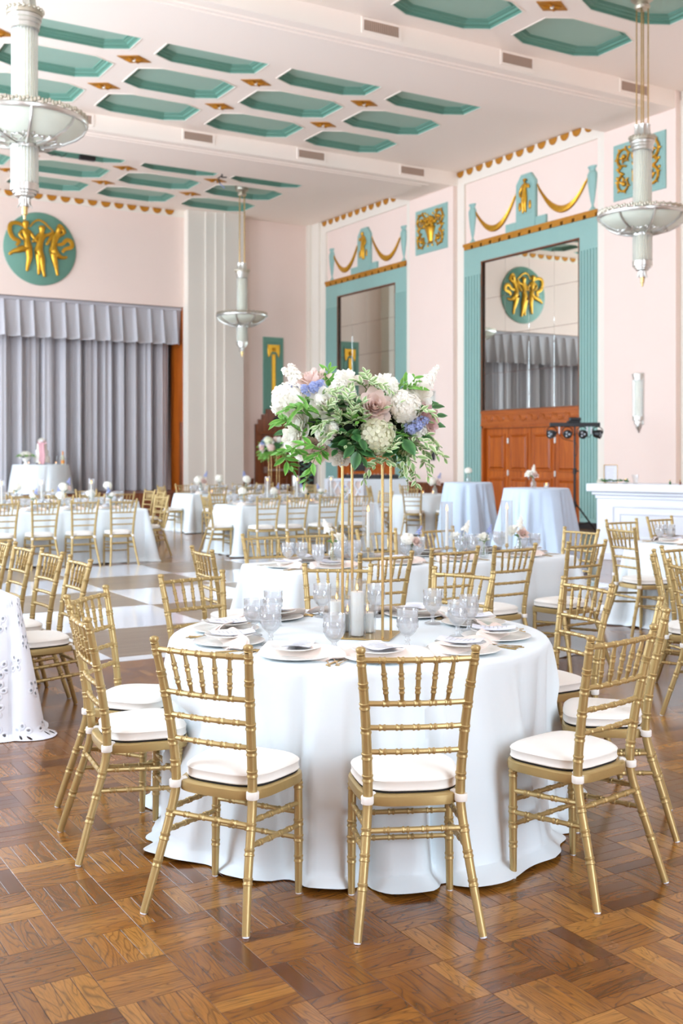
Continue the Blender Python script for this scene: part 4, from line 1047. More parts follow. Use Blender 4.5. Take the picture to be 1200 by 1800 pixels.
for k, (x, y, a) in enumerate(((8.8, 19.45, 90), (9.4, 19.45, 80), (9.95, 19.42, 92), (10.5, 19.45, 95))):
    place_chair(x, y, a, f'{GC} with its back to us, {NTH[k]} from left at the far bouquet table', G9)
for k, (x, y, a) in enumerate(((8.9, 21.4, 270), (9.6, 21.4, 268), (10.2, 21.4, 272), (10.8, 21.42, 262))):
    place_chair(x, y, a, f'{GC} facing us, {NTH[k]} from left at the far bouquet table', G9)
place_chair(8.0, 20.4, 0, f'{GC} at the left end of the far bouquet table', G9)
place_chair(11.35, 20.3, 186, f'{GC} at the right end of the far bouquet table', G9)
G7 = 'gold chairs around the small round table by the pier'
for k, (a0, lab) in enumerate(((225, 'nearest'), (160, 'left'), (270, 'right-hand near'), (70, 'farthest'))):
    a = R(a0); place_chair(12.4+1.08*math.cos(a), 17.75+1.08*math.sin(a), a0+180, f'{GC}, {lab} one at the small round table by the pier', G7)
# ================================================================ DANCE FLOOR
from mathutils import noise as mn
DX, DY, DP = 2.74, 8.0, 1.325
df = empty('dance_floor', (DX, DY, 0), 0, 'chequered dance floor of white gloss and grey oak panels', 'dance floor')
b = MB(); b.b2(.0008, DP-.0008, .0008, DP-.0008, .0015, .010, .0012); pw = pd = None
for i in range(5):
    for j in range(5):
        white = (i+j) % 2 == 1
        if white:
            if pw is None: pw = b.build('floor_panel', M['white_gloss'], df, smooth=0, loc=(i*DP, j*DP, 0)); continue
            inst('floor_panel', pw, df, (i*DP, j*DP, 0))
        else:
            if pd is None: pd = b.build('floor_panel', M['dance_wood'], df, smooth=0, loc=(i*DP, j*DP, 0), label='grey oak panel'); continue
            inst('floor_panel', pd, df, (i*DP, j*DP, 0))['label'] = 'grey oak panel'
M['edge_trim'] = mat('pale_ramp_trim', (206, 208, 212), rough=.3)
def ramp(n, x0, y0, x1, y1, ox, oy):
    b = MB(); b.add([(x0,y0,.010),(x1,y1,.010),(x1+ox,y1+oy,.001),(x0+ox,y0+oy,.001),(x0,y0,.001),(x1,y1,.001)], [(0,3,2,1),(4,5,2,3),(0,4,3),(1,2,5),(0,1,5,4)])
    b.build('edge_trim', M['edge_trim'], df, smooth=0)
for k in range(5):
    ramp(k, k*DP, 0, (k+1)*DP-.003, 0, 0, -.12); ramp(k, 0, (k+1)*DP-.003, 0, k*DP, -.12, 0); ramp(k, 5*DP, k*DP, 5*DP, (k+1)*DP-.003, .12, 0)

# ================================================================ TABLES AND CLOTHS
def perim_round(r, n): return [((r*math.cos(2*PI*k/n), r*math.sin(2*PI*k/n)), (math.cos(2*PI*k/n), math.sin(2*PI*k/n)), 0) for k in range(n)]
def perim_rect(lx, ly, n, rc=.06):
    """rounded rectangle sampled finely at the corners; third value marks a corner"""
    out = []; hx, hy = lx/2-rc, ly/2-rc; per = 2*(lx+ly)
    for cx, cyy, a0, sl in ((hx, -hy, -PI/2, (0, 1)), (hx, hy, 0, (-1, 0)), (-hx, hy, PI/2, (0, -1)), (-hx, -hy, PI, (1, 0))):
        for k in range(13):
            a = a0+PI/2*k/12; out.append(((cx+rc*math.cos(a), cyy+rc*math.sin(a)), (math.cos(a), math.sin(a)), math.sin(PI*k/12)))
        L = 2*(hy if sl[0] == 0 else hx); m = max(4, int(n*L/per)); a = a0+PI/2
        for k in range(1, m): out.append(((cx+rc*math.cos(a)+sl[0]*L*k/m, cyy+rc*math.sin(a)+sl[1]*L*k/m), (math.cos(a), math.sin(a)), 0))
    return out
def drape(name, per, z1, seed, material, amp=.05, folds=14, flare=.10, puddle=.05, z0=.004, dents=(), corner=.16, nz=26, tz=None):
    """cloth falling from a table edge to the floor"""
    b = MB(); n = len(per); rows = []; cx = sum(p[0][0] for p in per)/n; cyy = sum(p[0][1] for p in per)/n
    for k in (.25, .6, .9, .985): rows.append([(cx+(p[0][0]-cx)*k, cyy+(p[0][1]-cyy)*k, z1) for p in per])
    rows.append([(p[0][0]+p[1][0]*.001, p[0][1]+p[1][1]*.001, z1-.002) for p in per]); rows.append([(p[0][0]+p[1][0]*.008, p[0][1]+p[1][1]*.008, z1-.010) for p in per])
    S = [0]
    for i in range(1, n+1): S.append(S[-1]+math.hypot(per[i % n][0][0]-per[i-1][0][0], per[i % n][0][1]-per[i-1][0][1]))
    # folds spread evenly over the hem, not crowded at the corners
    for i in range(1, n+1): S[i] = S[i]+.10*sum(1 for q in per[:i] if q[2] > 0)/13*2
    T = S[-1]; K = folds/(2*PI)*.9
    for j in range(1, nz+1):
        t = j/nz; row = []; z = z1-.010+(z0-z1+.010)*t
        for i in range(n):
            a = 2*PI*S[i]/T; (x, y), (nx, ny), c = per[i]
            f = mn.noise(Vector((K*math.cos(a), K*math.sin(a), seed+.35*t)))*1.5+.5*mn.noise(Vector((2.3*K*math.cos(a), 2.3*K*math.sin(a), seed+9+.3*t)))
            g = min(1.2, abs(f)*2.1)-.45
            o = .008+t*flare+(t**.55)*amp*g+c*corner*t**.9
            fl = max(0, (t-.955)/.045); o += fl*fl*puddle*(.4+.9*max(0, mn.noise(Vector((K*1.3*math.cos(a), K*1.3*math.sin(a), seed+31)))+.25))
            zz = z+(.02*max(0, g)*(t > .97))
            for da, dw, r0, zl, zh in dents:
                q = abs((math.atan2(y, x)-da+PI) % (2*PI)-PI)
                if q < dw*1.5:
                    wgt = (1 if q < dw else max(0, 1-(q-dw)/(dw*.5)))*max(0, min(1, (zh-z)/.08))*max(0, min(1, (z-zl)/.2))
                    cur = math.hypot(x+nx*o, y+ny*o)
                    if cur > r0: o -= (cur-r0)*wgt
            row.append((x+nx*o, y+ny*o, max(z0, zz)))
        rows.append(row)
    vs = [p for r in rows for p in r]; fs = [tuple(range(n))]
    for r in range(len(rows)-1):
        for i in range(n): fs.append((r*n+i, r*n+(i+1) % n, (r+1)*n+(i+1) % n, (r+1)*n+i))
    fs[0] = tuple(range(n)); fs = [fs[0]]+[tuple(reversed(f)) for f in fs[1:]]
    b.add(vs, fs); return b.build(name, material, None, smooth=55)
def table_under(x, y, z, round_r=None, lx=None, ly=None, lab='', h=.735):
    t = empty('folding_table' if lx else 'round_table', (x, y, z), 0, lab, 'table', 'tables hidden under their cloths')
    b = MB()
    if round_r: b.lathe([(.001, h-.02), (round_r-.02, h-.02), (round_r-.01, h-.01), (round_r-.02, h), (.001, h)], 40, cap=False)
    else: b.b2(-lx/2+.02, lx/2-.02, -ly/2+.02, ly/2-.02, h-.025, h, .006)
    b.build('tabletop', M['dark_wood'], t)
    r = (round_r or 0)*.55
    for sx in (-1, 1):
        for sy in (-1, 1):
            b = MB(); b.tube([(sx*(r or lx/2-.25), sy*(r or ly/2-.12), 0), (sx*(r or lx/2-.25), sy*(r or ly/2-.12), h-.02)], .014, 8); b.build('leg', M['metal_d'], t)
    return t
def cloth_tag(o, loc, lab, group='floor-length tablecloths', rz=0): o.location = loc; o.rotation_euler = (0, 0, rz); return tag(o, lab, 'tablecloth', group)
TZ = .757
table_under(*T1C, 0, .82, lab='round banquet table in the foreground, under a floor-length white cloth')
dents = []
for x, y, a, lab, nm in T1:
    q = math.atan2(y-T1C[1], x-T1C[0]); dents.append((q, .25, math.hypot(x-T1C[0], y-T1C[1])-.442, .30, .56))
cl = drape('tablecloth', perim_round(.818, 300), TZ, 4.2, M['cloth'], amp=.095, folds=19, flare=.045, puddle=.10, dents=dents, nz=34)
cloth_tag(cl, (*T1C, 0), 'white floor-length cloth on the near round table, hem puddling on the parquet')
RT = [('second table', 3.43, 5.97, 6.41, 7.20, 1.3), ('bar-side table', 7.33, 9.8, 6.50, 7.28, 2.9), ('stage table', 3.2, 5.72, 15.08, 15.95, 5.1),
      ('rear stage table', 4.05, 6.55, 17.68, 18.5, 7.7), ('middle far table', 7.15, 9.65, 15.02, 15.95, 8.4), ('far bouquet table', 8.45, 10.9, 19.95, 20.85, 11.5)]
for nm, x0, x1, y0, y1, sd in RT:
    c = ((x0+x1)/2, (y0+y1)/2); table_under(*c, 0, None, x1-x0, y1-y0, f'rectangular banquet table carrying the cloth of the {nm}')
    cloth_tag(drape('tablecloth', perim_rect(x1-x0, y1-y0, 260), TZ, sd, M['cloth'], amp=.03, folds=26, flare=.035, puddle=.05, nz=22), (*c, 0), f'white floor-length cloth on the {nm}')
# eyelet lace cloth at the left edge: layers of pierced flowers, real holes
def lace_material():
    m = mat('eyelet_lace', (240, 244, 252), rough=.85, sheen=.2); N = Nodes(m); p = m.node_tree.nodes['Principled BSDF']
    tc = N.new('ShaderNodeTexCoord'); a = N.new('ShaderNodeAttribute'); a.attribute_name = 'tint'
    sp = N.new('ShaderNodeSeparateColor'); N.put(sp.inputs[0], a.outputs['Color'])
    uv = N.comb(sp.outputs[0], sp.outputs[1])
    mp = N.new('ShaderNodeMapping'); N.put(mp.inputs[0], uv); mp.inputs['Scale'].default_value = (10, 10, 10)
    def cells(scale, rnd):
        v = N.new('ShaderNodeTexVoronoi'); v.voronoi_dimensions = '2D'; N.put(v.inputs['Vector'], mp.outputs[0]); v.inputs['Scale'].default_value = scale; v.inputs['Randomness'].default_value = rnd
        d = N.new('ShaderNodeVectorMath'); d.operation = 'SUBTRACT'; N.put(d.inputs[0], mp.outputs[0]); N.put(d.inputs[1], v.outputs['Position'])
        q = N.new('ShaderNodeSeparateXYZ'); N.put(q.inputs[0], d.outputs[0]); w = N.new('ShaderNodeSeparateColor'); N.put(w.inputs[0], v.outputs['Color']); return q.outputs[0], q.outputs[1], w
    fx, fy, fc = cells(8.5, .55)                                        # five-petalled eyelet flowers
    rad = N.math('SQRT', N.math('ADD', N.math('MULTIPLY', fx, fx), N.math('MULTIPLY', fy, fy))); ang = N.math('ADD', N.math('ARCTAN2', fy, fx), N.math('MULTIPLY', fc.outputs[0], 6.28))
    st5 = 2*PI/5; am = N.math('SUBTRACT', N.math('FLOORED_MODULO', ang, st5), st5/2)
    hx, hy = N.math('SUBTRACT', N.math('MULTIPLY', rad, N.math('COSINE', am)), .031), N.math('MULTIPLY', rad, N.math('SINE', am))
    hd = N.math('SQRT', N.math('ADD', N.math('MULTIPLY', N.math('MULTIPLY', hx, hx), .6), N.math('MULTIPLY', hy, hy)))
    zone = N.math('GREATER_THAN', fc.outputs[1], .35); dist = N.mixf(zone, 1.0, hd)
    hole = N.math('MULTIPLY', N.math('LESS_THAN', hd, .0062), zone)
    rim = N.ramp(N.math('MULTIPLY', dist, 20.0), [(.12, (.2, .2, .2, 1)), (.17, (1, 1, 1, 1)), (.30, (.8, .8, .8, 1)), (.36, (.2, .2, .2, 1)), (1, (.2, .2, .2, 1))])
    N.put(p.inputs['Alpha'], N.math('SUBTRACT', 1.0, hole))
    bp = N.new('ShaderNodeBump'); bp.inputs['Strength'].default_value = .5; bp.inputs['Distance'].default_value = .01; N.put(bp.inputs['Height'], rim); N.put(p.inputs['Normal'], bp.outputs[0])
    return m
M['lace'] = lace_material()
M['under'] = mat('lining_cloth', (214, 222, 232), rough=.9)
lx0, lx1, ly0, ly1 = .75, 1.575, 6.10, 8.6
table_under((lx0+lx1)/2, (ly0+ly1)/2, 0, None, lx1-lx0, ly1-ly0, 'rectangular banquet table under the eyelet-lace cloth at the left edge')
per = perim_rect(lx1-lx0, ly1-ly0, 300); o = drape('tablecloth', per, TZ, 21.2, M['lace'], amp=.03, folds=18, flare=.06, puddle=.14, nz=30, corner=.10)
cloth_tag(o, ((lx0+lx1)/2, (ly0+ly1)/2, 0), 'white eyelet-lace cloth on the table at the left picture edge')
lining = drape('lining', perim_rect(lx1-lx0-.012, ly1-ly0-.012, 300), TZ-.004, 21.2, M['under'], amp=.03, folds=18, flare=.058, puddle=0, nz=30, corner=.10); lining.parent = o
me = o.data; at = me.color_attributes.new('tint', 'FLOAT_COLOR', 'POINT'); n = len(per); buf = []; S = [0]
for i in range(1, n): S.append(S[-1]+math.hypot(per[i][0][0]-per[i-1][0][0], per[i][0][1]-per[i-1][0][1])+(.02 if per[i][2] > 0 else 0))
for k, v in enumerate(me.vertices):
    i = k % n
    buf += ((v.co.x*.1+1, v.co.y*.1, 0, 1) if k < 4*n else (S[i]*.1, v.co.z*.1, 0, 1))
at.data.foreach_set('color', buf)
# round tables farther back
table_under(12.4, 17.75, 0, .60, lab='small round table by the pier under its white cloth')
cloth_tag(drape('tablecloth', perim_round(.60, 160), TZ, 13.3, M['cloth'], amp=.06, folds=13, flare=.08, puddle=.05, nz=20), (12.4, 17.75, 0), 'white floor-length cloth on the small round table by the pier')
table_under(6.1, 4.05, 0, .82, lab='round banquet table beyond the right picture edge, under a white cloth')
cloth_tag(drape('tablecloth', perim_round(.80, 200), TZ, 27.7, M['cloth'], amp=.08, folds=18, flare=.045, puddle=.08, nz=24), (6.1, 4.05, 0), 'white floor-length cloth on the round table beyond the right picture edge')
table_under(7.86, 28.45, .52, .70, lab='round cake table on the stage under its pale cloth')
cloth_tag(drape('tablecloth', perim_round(.70, 160), TZ, 15.1, M['cloth'], amp=.06, folds=15, flare=.08, puddle=.03, nz=20), (7.86, 28.45, .52), 'pale cloth on the round cake table before the grey curtain')
for x, y, r, h, lab, sd in ((9.60, 11.12, .42, 1.10, 'right', 17.9), (10.62, 13.93, .37, 1.10, 'left', 19.3)):
    t = empty('cocktail_table', (x, y, 0), 0, f'tall round cocktail table under the {lab} pale blue cloth', 'table'); b = MB(); b.lathe([(.001, h-.03), (r-.01, h-.03), (r-.01, h-.01), (.001, h-.01)], 30, cap=False); b.build('tabletop', M['dark_wood'], t)
    b = MB(); b.tube([(0, 0, .02), (0, 0, h-.03)], .035, 10); b.build('column', M['black'], t); b = MB(); b.lathe([(.001, 0), (.24, 0), (.22, .02), (.001, .03)], 24, cap=False); b.build('base', M['black'], t)
    cloth_tag(drape('tablecloth', perim_round(r, 200), h, sd, M['blue'], amp=.095, folds=17, flare=.16, puddle=.05, nz=26), (x, y, 0), f'pale blue cloth on the {lab}-hand cocktail table before the wooden doors', 'pale blue cocktail cloths')

# ================================================================ TABLEWARE
def goblet_mesh():
    prof = [(.001, .002), (.036, .002), (.038, .004), (.034, .008), (.014, .013), (.0085, .022), (.0075, .030), (.012, .036), (.0085, .042), (.010, .050), (.020, .058), (.033, .072), (.040, .090), (.0425, .110), (.0425, .128), (.0405, .133), (.0425, .137), (.043, .156), (.044, .162), (.0425, .162), (.041, .156), (.039, .12), (.036, .09), (.028, .072), (.012, .06), (.001, .058)]
    def md(r, z, a):
        if .058 < z < .128 and r > .018: return r*(1+.075*abs(math.sin(a*5+z*52))+.075*abs(math.sin(a*5-z*52))-.075)
        if .135 < z < .157 and r > .04: return r*(1+.03*math.cos(a*18))
        if z < .004 and r > .03: return r*(1+.02*math.cos(a*12))
        return r
    prof = prof[:13]+[(.0422, .084+.0063*k) for k in range(1, 7)]+prof[13:]; b = MB(); b.lathe(prof, 40, mod=md, cap=False); return b
GOB = [None]
def goblet(x, y, z, lab, group='pressed-glass goblets'):
    if GOB[0] is None: o = goblet_mesh().build('water_goblet', M['cut'], None, smooth=35); GOB[0] = o
    else: o = GOB[0].copy(); COL.objects.link(o)
    o.location = (x, y, z); o.rotation_euler = (0, 0, (x*37+y*11) % 6.28); return tag(o, lab, 'glass', group)
P_ = {}
def prop(key, builder, name):
    if key not in P_: P_[key] = builder(); return P_[key]
    c = P_[key].copy(); COL.objects.link(c)
    for ch in P_[key].children: d = ch.copy(); COL.objects.link(d); d.parent = c
    return c
def b_charger():
    b = MB(); b.lathe([(.001, .002), (.085, .002), (.10, .004), (.148, .013), (.150, .015), (.147, .0165), (.10, .008), (.085, .006), (.001, .006)], 44, cap=False); return b.build('dinner_plate', M['china'], None, smooth=50)
def b_salad():
    b = MB(); b.lathe([(.001, .002), (.062, .002), (.07, .004), (.102, .012), (.104, .0135), (.102, .015), (.07, .007), (.001, .006)], 40, cap=False); return b.build('salad_plate', M['china'], None, smooth=50)
def b_napkin():
    """folded napkin lying across the plate, its rolled ends hanging just over the rim"""
    b = MB(); pts = smooth_path([(-.005, -.168, .010), (.004, -.155, .020), (0, -.10, .0235), (.004, 0, .0225), (0, .10, .0235), (-.003, .155, .020), (.006, .170, .010)], 3)
    n = len(pts); b.tube(pts, [.050-.006*abs(2*i/(n-1)-1)**4 for i in range(n)], 16, flat=(.085, 1), up=(0, 0, 1))
    q = smooth_path([(.012, -.172, .008), (.016, -.158, .022), (.010, -.11, .029), (.012, -.05, .030)], 3); b.tube(q, [.04, .042, .044, .045, .045, .045, .044, .043, .04, .038][:len(q)], 12, flat=(.09, 1), up=(0, 0, 1))
    return b.build('folded_napkin', M['napkin'], None, smooth=70)
def b_menu():
    b = MB(); P = []
    for i in range(7): P.append([((i/6-.5)*.105, (j/8-.5)*.185, .004*math.sin(PI*i/6)+.010*((j/8-.5)*2)**2) for j in range(9)])
    b.grid(P); b.grid([[(x, y, z+.0012) for x, y, z in r] for r in P]); o = b.build('menu_card', M['menu'], None, smooth=60)
    s = MB()
    for k in range(7): s.box((0, .055-.018*k, .0065+.010*((.055-.018*k)/.0925)**2), (.05+.018*((k*5) % 3), .0022, .0006))
    s.build('printed_lines', M['silver'], o, smooth=0); return o
def b_fork():
    b = MB(); b.tube(smooth_path([(0, -.095, .002), (0, -.05, .004), (0, .0, .005), (0, .04, .003)], 4), [.0055, .0055, .005, .0045, .004, .0035, .0035, .0035, .003, .003, .003, .0035, .006], 6, flat=(.35, 1), up=(0, 0, 1))
    b.box((0, .048, .0035), (.021, .018, .0016))
    for k in (-1.5, -.5, .5, 1.5): b.tube([(k*.0055, .055, .004), (k*.0055, .075, .006), (k*.0055, .097, .0035)], [.0019, .0017, .001], 5)
    return b.build('dinner_fork', M['brass'], None, smooth=40)
def b_knife():
    b = MB(); b.box((0, -.055, .003), (.011, .09, .005), bev=.0015); b.prism([(-.006, -.01), (.006, -.01), (.0085, .05), (.006, .10), (.001, .112), (-.004, .10), (-.006, .05)], .0022); return b.build('dinner_knife', M['brass'], None, smooth=0)
def b_spoon():
    b = MB(); b.tube(smooth_path([(0, -.085, .002), (0, -.03, .005), (0, .03, .004), (0, .05, .003)], 4), [.005, .005, .0045, .004, .0035, .003, .003, .003, .003, .003, .003, .003, .003], 6, flat=(.35, 1)); b.sphere((0, .07, .004), .02, 10, 6, (.75, 1.15, .2)); return b.build('dessert_spoon', M['brass'], None, smooth=40)
def setting(cx, cyy, ang, z, where, detail=2, seed=0):
    """one place: ang is the heading of the sitter; cx, cyy the plate's centre"""
    rr = random.Random(seed); a = R(ang); f = Vector((math.cos(a), math.sin(a))); r = Vector((f.y, -f.x)); rz = a-PI/2
    def put(key, builder, name, du, dv, dz, lab, cat, grp, tw=0):
        o = prop(key, builder, name); p = Vector((cx, cyy))+r*du+f*dv; o.location = (p.x, p.y, z+dz); o.rotation_euler = (0, 0, rz+tw); tag(o, lab, cat, grp)
        if key == 'knife' or key == 'fork': pass
        return o
    put('charger', b_charger, 'plate', 0, 0, 0, f'white dinner plate under the napkin at the {where}', 'plate', 'white dinner plates')
    put('napkin', b_napkin, 'nap', .0, .0, .0, f'blush napkin folded between the plates at the {where}', 'napkin', 'blush folded napkins', PI/2*.9+rr.uniform(-.15, .15))
    put('salad', b_salad, 'sal', -.01, .005, .028, f'small white plate on the napkin at the {where}', 'plate', 'small white plates')
    put('menu', b_menu, 'menu', 0, .01, .042, f'pale menu card atop the plates at the {where}', 'menu', 'pale menu cards', rr.uniform(-.5, .5))
    if detail > 1:
        put('fork', b_fork, 'fork', -.185, -.02, 0, f'gold fork nearest the plate at the {where}', 'fork', 'gold dinner forks', rr.uniform(-.06, .06))
        put('fork', b_fork, 'fork', -.215, -.03, 0, f'gold fork outermost from the plate at the {where}', 'fork', 'gold dinner forks', rr.uniform(-.06, .06))
        put('spoon', b_spoon, 'spoon', .215, -.02, 0, f'gold spoon beside the plate at the {where}', 'spoon', 'gold dessert spoons', rr.uniform(-.05, .05))
    if detail > 0: put('knife', b_knife, 'knife', .185, -.02, 0, f'gold knife right of the plate at the {where}', 'knife', 'gold dinner knives', rr.uniform(-.06, .06))
for k, (x, y, a, lab, nm) in enumerate(T1):
    d = Vector((x-T1C[0], y-T1C[1])).normalized(); setting(T1C[0]+d.x*.60, T1C[1]+d.y*.60, math.degrees(math.atan2(-d.y, -d.x)), TZ, f'{nm}, near round table', 2, k)
GPOS = [(2.192, 3.741, 'front-left place'), (2.512, 3.698, 'front-middle place'), (2.077, 4.064, 'left-edge place'), (2.117, 4.305, 'dance-floor-side place'), (2.32, 4.516, 'back-left place'),
        (2.853, 3.816, 'front-right place'), (2.982, 4.182, 'far-right place'), (2.997, 3.925, 'right-edge place'), (2.646, 4.631, 'back-middle place'), (2.871, 4.497, 'back-right place')]
for x, y, nm in GPOS: goblet(x, y, TZ, f'pressed-glass goblet at the {nm}, near round table')
# long tables: settings in front of each chair, two goblets each
def long_table(nm, xs_near, xs_far, x0, x1, y0, y1, ends, detail, seed, gob=True):
    n = 0
    for side, xs in (('near', xs_near), ('far', xs_far)):
        for k, x in enumerate(xs):
            y = y0+.17 if side == 'near' else y1-.17; a = 90 if side == 'near' else -90; s = 1 if side == 'near' else -1
            wh = f'{NTH[k]} {side}-side place from left, {nm}'; setting(x, y, a, TZ, wh, detail, seed+n); n += 1
            if gob: goblet(x+s*.15, y+s*.17, TZ, f'pressed-glass goblet at the {wh}'); goblet(x+s*.23, y+s*.12, TZ, f'outer pressed-glass goblet at the {wh}')
    for e in ends:
        x = x0+.17 if e == 'left' else x1-.17; y = (y0+y1)/2; s = 1 if e == 'left' else -1
        wh = f'{e}-end place, {nm}'; setting(x, y, 0 if e == 'left' else 180, TZ, wh, detail, seed+n); n += 1
        if gob: goblet(x+s*.17, y-s*.15, TZ, f'pressed-glass goblet at the {wh}'); goblet(x+s*.12, y-s*.24, TZ, f'outer pressed-glass goblet at the {wh}')
long_table('second table', (3.85, 4.42, 4.92, 5.54), (3.9, 4.35, 4.92, 5.5), 3.43, 5.97, 6.41, 7.20, ('left', 'right'), 2, 40)
long_table('bar-side table', (7.7,), (7.7, 8.35), 7.33, 9.8, 6.5, 7.28, ('left',), 2, 60)
long_table('stage table', (3.56, 4.1, 4.63, 5.17), (3.75, 4.3, 4.85, 5.35), 3.2, 5.72, 15.08, 15.95, ('right',), 0, 70)
long_table('middle far table', (7.4, 7.9, 8.45, 9.0), (7.5, 8.1, 8.7, 9.25), 7.15, 9.65, 15.02, 15.95, ('left',), 0, 90)
long_table('rear stage table', (4.4, 5.0, 5.55, 6.1), (4.6, 5.3, 6.05), 4.05, 6.55, 17.68, 18.5, (), 0, 110)
long_table('far bouquet table', (8.8, 9.4, 9.95, 10.5), (8.95, 9.6, 10.25), 8.45, 10.9, 19.95, 20.85, (), 0, 130)
setting(1.40, 6.56, 180, TZ, 'near place, eyelet-lace table', 1, 150)
setting(1.40, 7.10, 180, TZ, 'second place, eyelet-lace table', 1, 151)
# ================================================================ CANDLES
def flame(b, c, s=1.0): b.lathe([(.001, 0), (.0045*s, .004*s), (.006*s, .010*s), (.0045*s, .018*s), (.002*s, .026*s), (.0003, .032*s)], 8, c, cap=False)
def pillar(x, y, z, r, h, gh, lab, parent=None, lit=True):
    t = empty('pillar_candle', (x, y, z), 0, lab, 'candle', 'white pillar candles in glass cylinders')
    b = MB(); b.lathe([(.001, .003), (r-.002, .003), (r, .006), (r, h-.004), (r-.004, h), (r*.6, h-.004), (.001, h-.006)], 24, cap=False); b.build('wax', M['wax'], t)
    if lit:
        b = MB(); b.tube([(0, 0, h-.008), (0, 0, h+.012)], .0012, 5); b.build('wick', M['wick'], t)
        b = MB(); flame(b, (0, 0, h+.006), .8); b.build('flame', M['flame'], t)
    g = MB(); R_ = r+.010; g.lathe([(.001, .0015), (R_, .0015), (R_, gh), (R_-.002, gh), (R_-.002, .004), (.001, .004)], 28, cap=False)
    o = g.build('glass_cylinder', M['glass'], None, smooth=50, loc=(x, y, z)); tag(o, 'clear glass cylinder around the '+lab, 'glass', 'clear glass candle cylinders')
SZT = TZ+.007
pillar(2.485, 4.045, SZT, .0285, .192, .245, 'tall white pillar candle at the front of the stand')
pillar(2.435, 4.135, SZT, .0285, .145, .205, 'middle white pillar candle left on the stand')
pillar(2.575, 4.105, SZT, .0285, .088, .185, 'short white pillar candle right on the stand')
pillar(2.515, 4.175, SZT, .0285, .082, .16, 'short white pillar candle at the back of the stand')
CAND = [None]
def taper(x, y, lab, gh=.40):
    """taper candle on a gold holder inside a tall glass chimney"""
    if CAND[0] is None:
        t = empty('taper_candle', (0, 0, 0))
        b = MB(); b.lathe([(.001, .001), (.03, .001), (.03, .004), (.012, .008), (.006, .016), (.005, .07), (.012, .078), (.02, .086), (.013, .09), (.012, .105), (.001, .105)], 18, cap=False); b.build('gold_holder', M['brass'], t)
        b = MB(); b.lathe([(.001, .095), (.0115, .097), (.0105, .36), (.008, .366), (.001, .366)], 14, cap=False); b.build('wax', M['wax'], t)
        b = MB(); flame(b, (0, 0, .368), 1.5); b.build('flame', M['flame'], t)
        g = MB(); g.lathe([(.045, .002), (.045, .435), (.043, .435), (.043, .002)], 28, cap=False); g.build('glass_chimney', M['glass'], t, smooth=50); CAND[0] = t; o = t
    else: o = copy_tree(CAND[0])
    o.location = (x, y, TZ); return tag(o, lab, 'candle', 'taper candles in glass chimneys')
for x, y, lab in ((4.31, 6.86, 'left'), (4.88, 6.66, 'middle'), (5.42, 6.62, 'right')): taper(x, y, f'lit white taper in a glass chimney, {lab} one on the second table')
for x, y, lab in ((3.70, 15.35, 'first'), (4.32, 15.6, 'second'), (4.98, 15.4, 'third')): taper(x, y, f'lit white taper in a glass chimney, {lab} from left on the stage table')
for x, y, lab in ((7.86, 15.5, 'first'), (8.42, 15.55, 'second'), (9.02, 15.5, 'third')): taper(x, y, f'lit white taper in a glass chimney, {lab} from left on the middle far table')
VOT = [None]
def votive(x, y, z, lab):
    if VOT[0] is None:
        t = empty('votive_candle', (0, 0, 0)); b = MB(); b.lathe([(.001, .001), (.028, .001), (.034, .065), (.032, .065), (.026, .005), (.001, .005)], 18, cap=False); b.build('glass_cup', M['glass'], t, smooth=50)
        b = MB(); b.lathe([(.001, .006), (.025, .006), (.027, .035), (.001, .034)], 14, cap=False); b.build('wax', M['wax'], t); b = MB(); flame(b, (0, 0, .036), 1.2); b.build('flame', M['flame'], t); VOT[0] = t; o = t
    else: o = copy_tree(VOT[0])
    o.location = (x, y, z); return tag(o, lab, 'candle', 'votive candles in glass cups')
votive(9.72, 11.06, 1.10, 'small votive candle in glass on the right-hand blue cocktail table')
for k, (x, y) in enumerate(((8.2, 15.4), (8.62, 15.45), (8.75, 15.6))): votive(x, y, TZ, f'small votive candle, {NTH[k]} from left on the middle far table')
for k, (x, y) in enumerate(((12.25, 17.5), (12.45, 17.45))): votive(x, y, TZ, f'small votive candle, {NTH[k]} from left on the small round table by the pier')
for k, x in enumerate((7.42, 7.72, 8.12)): votive(x, 27.98+.1*(k == 1), .52+TZ, f'small votive candle, {NTH[k]} from left on the cake table')
votive(9.0, 20.2, TZ, 'small votive candle, left one on the far bouquet table'); votive(9.35, 20.25, TZ, 'small votive candle, right one on the far bouquet table')

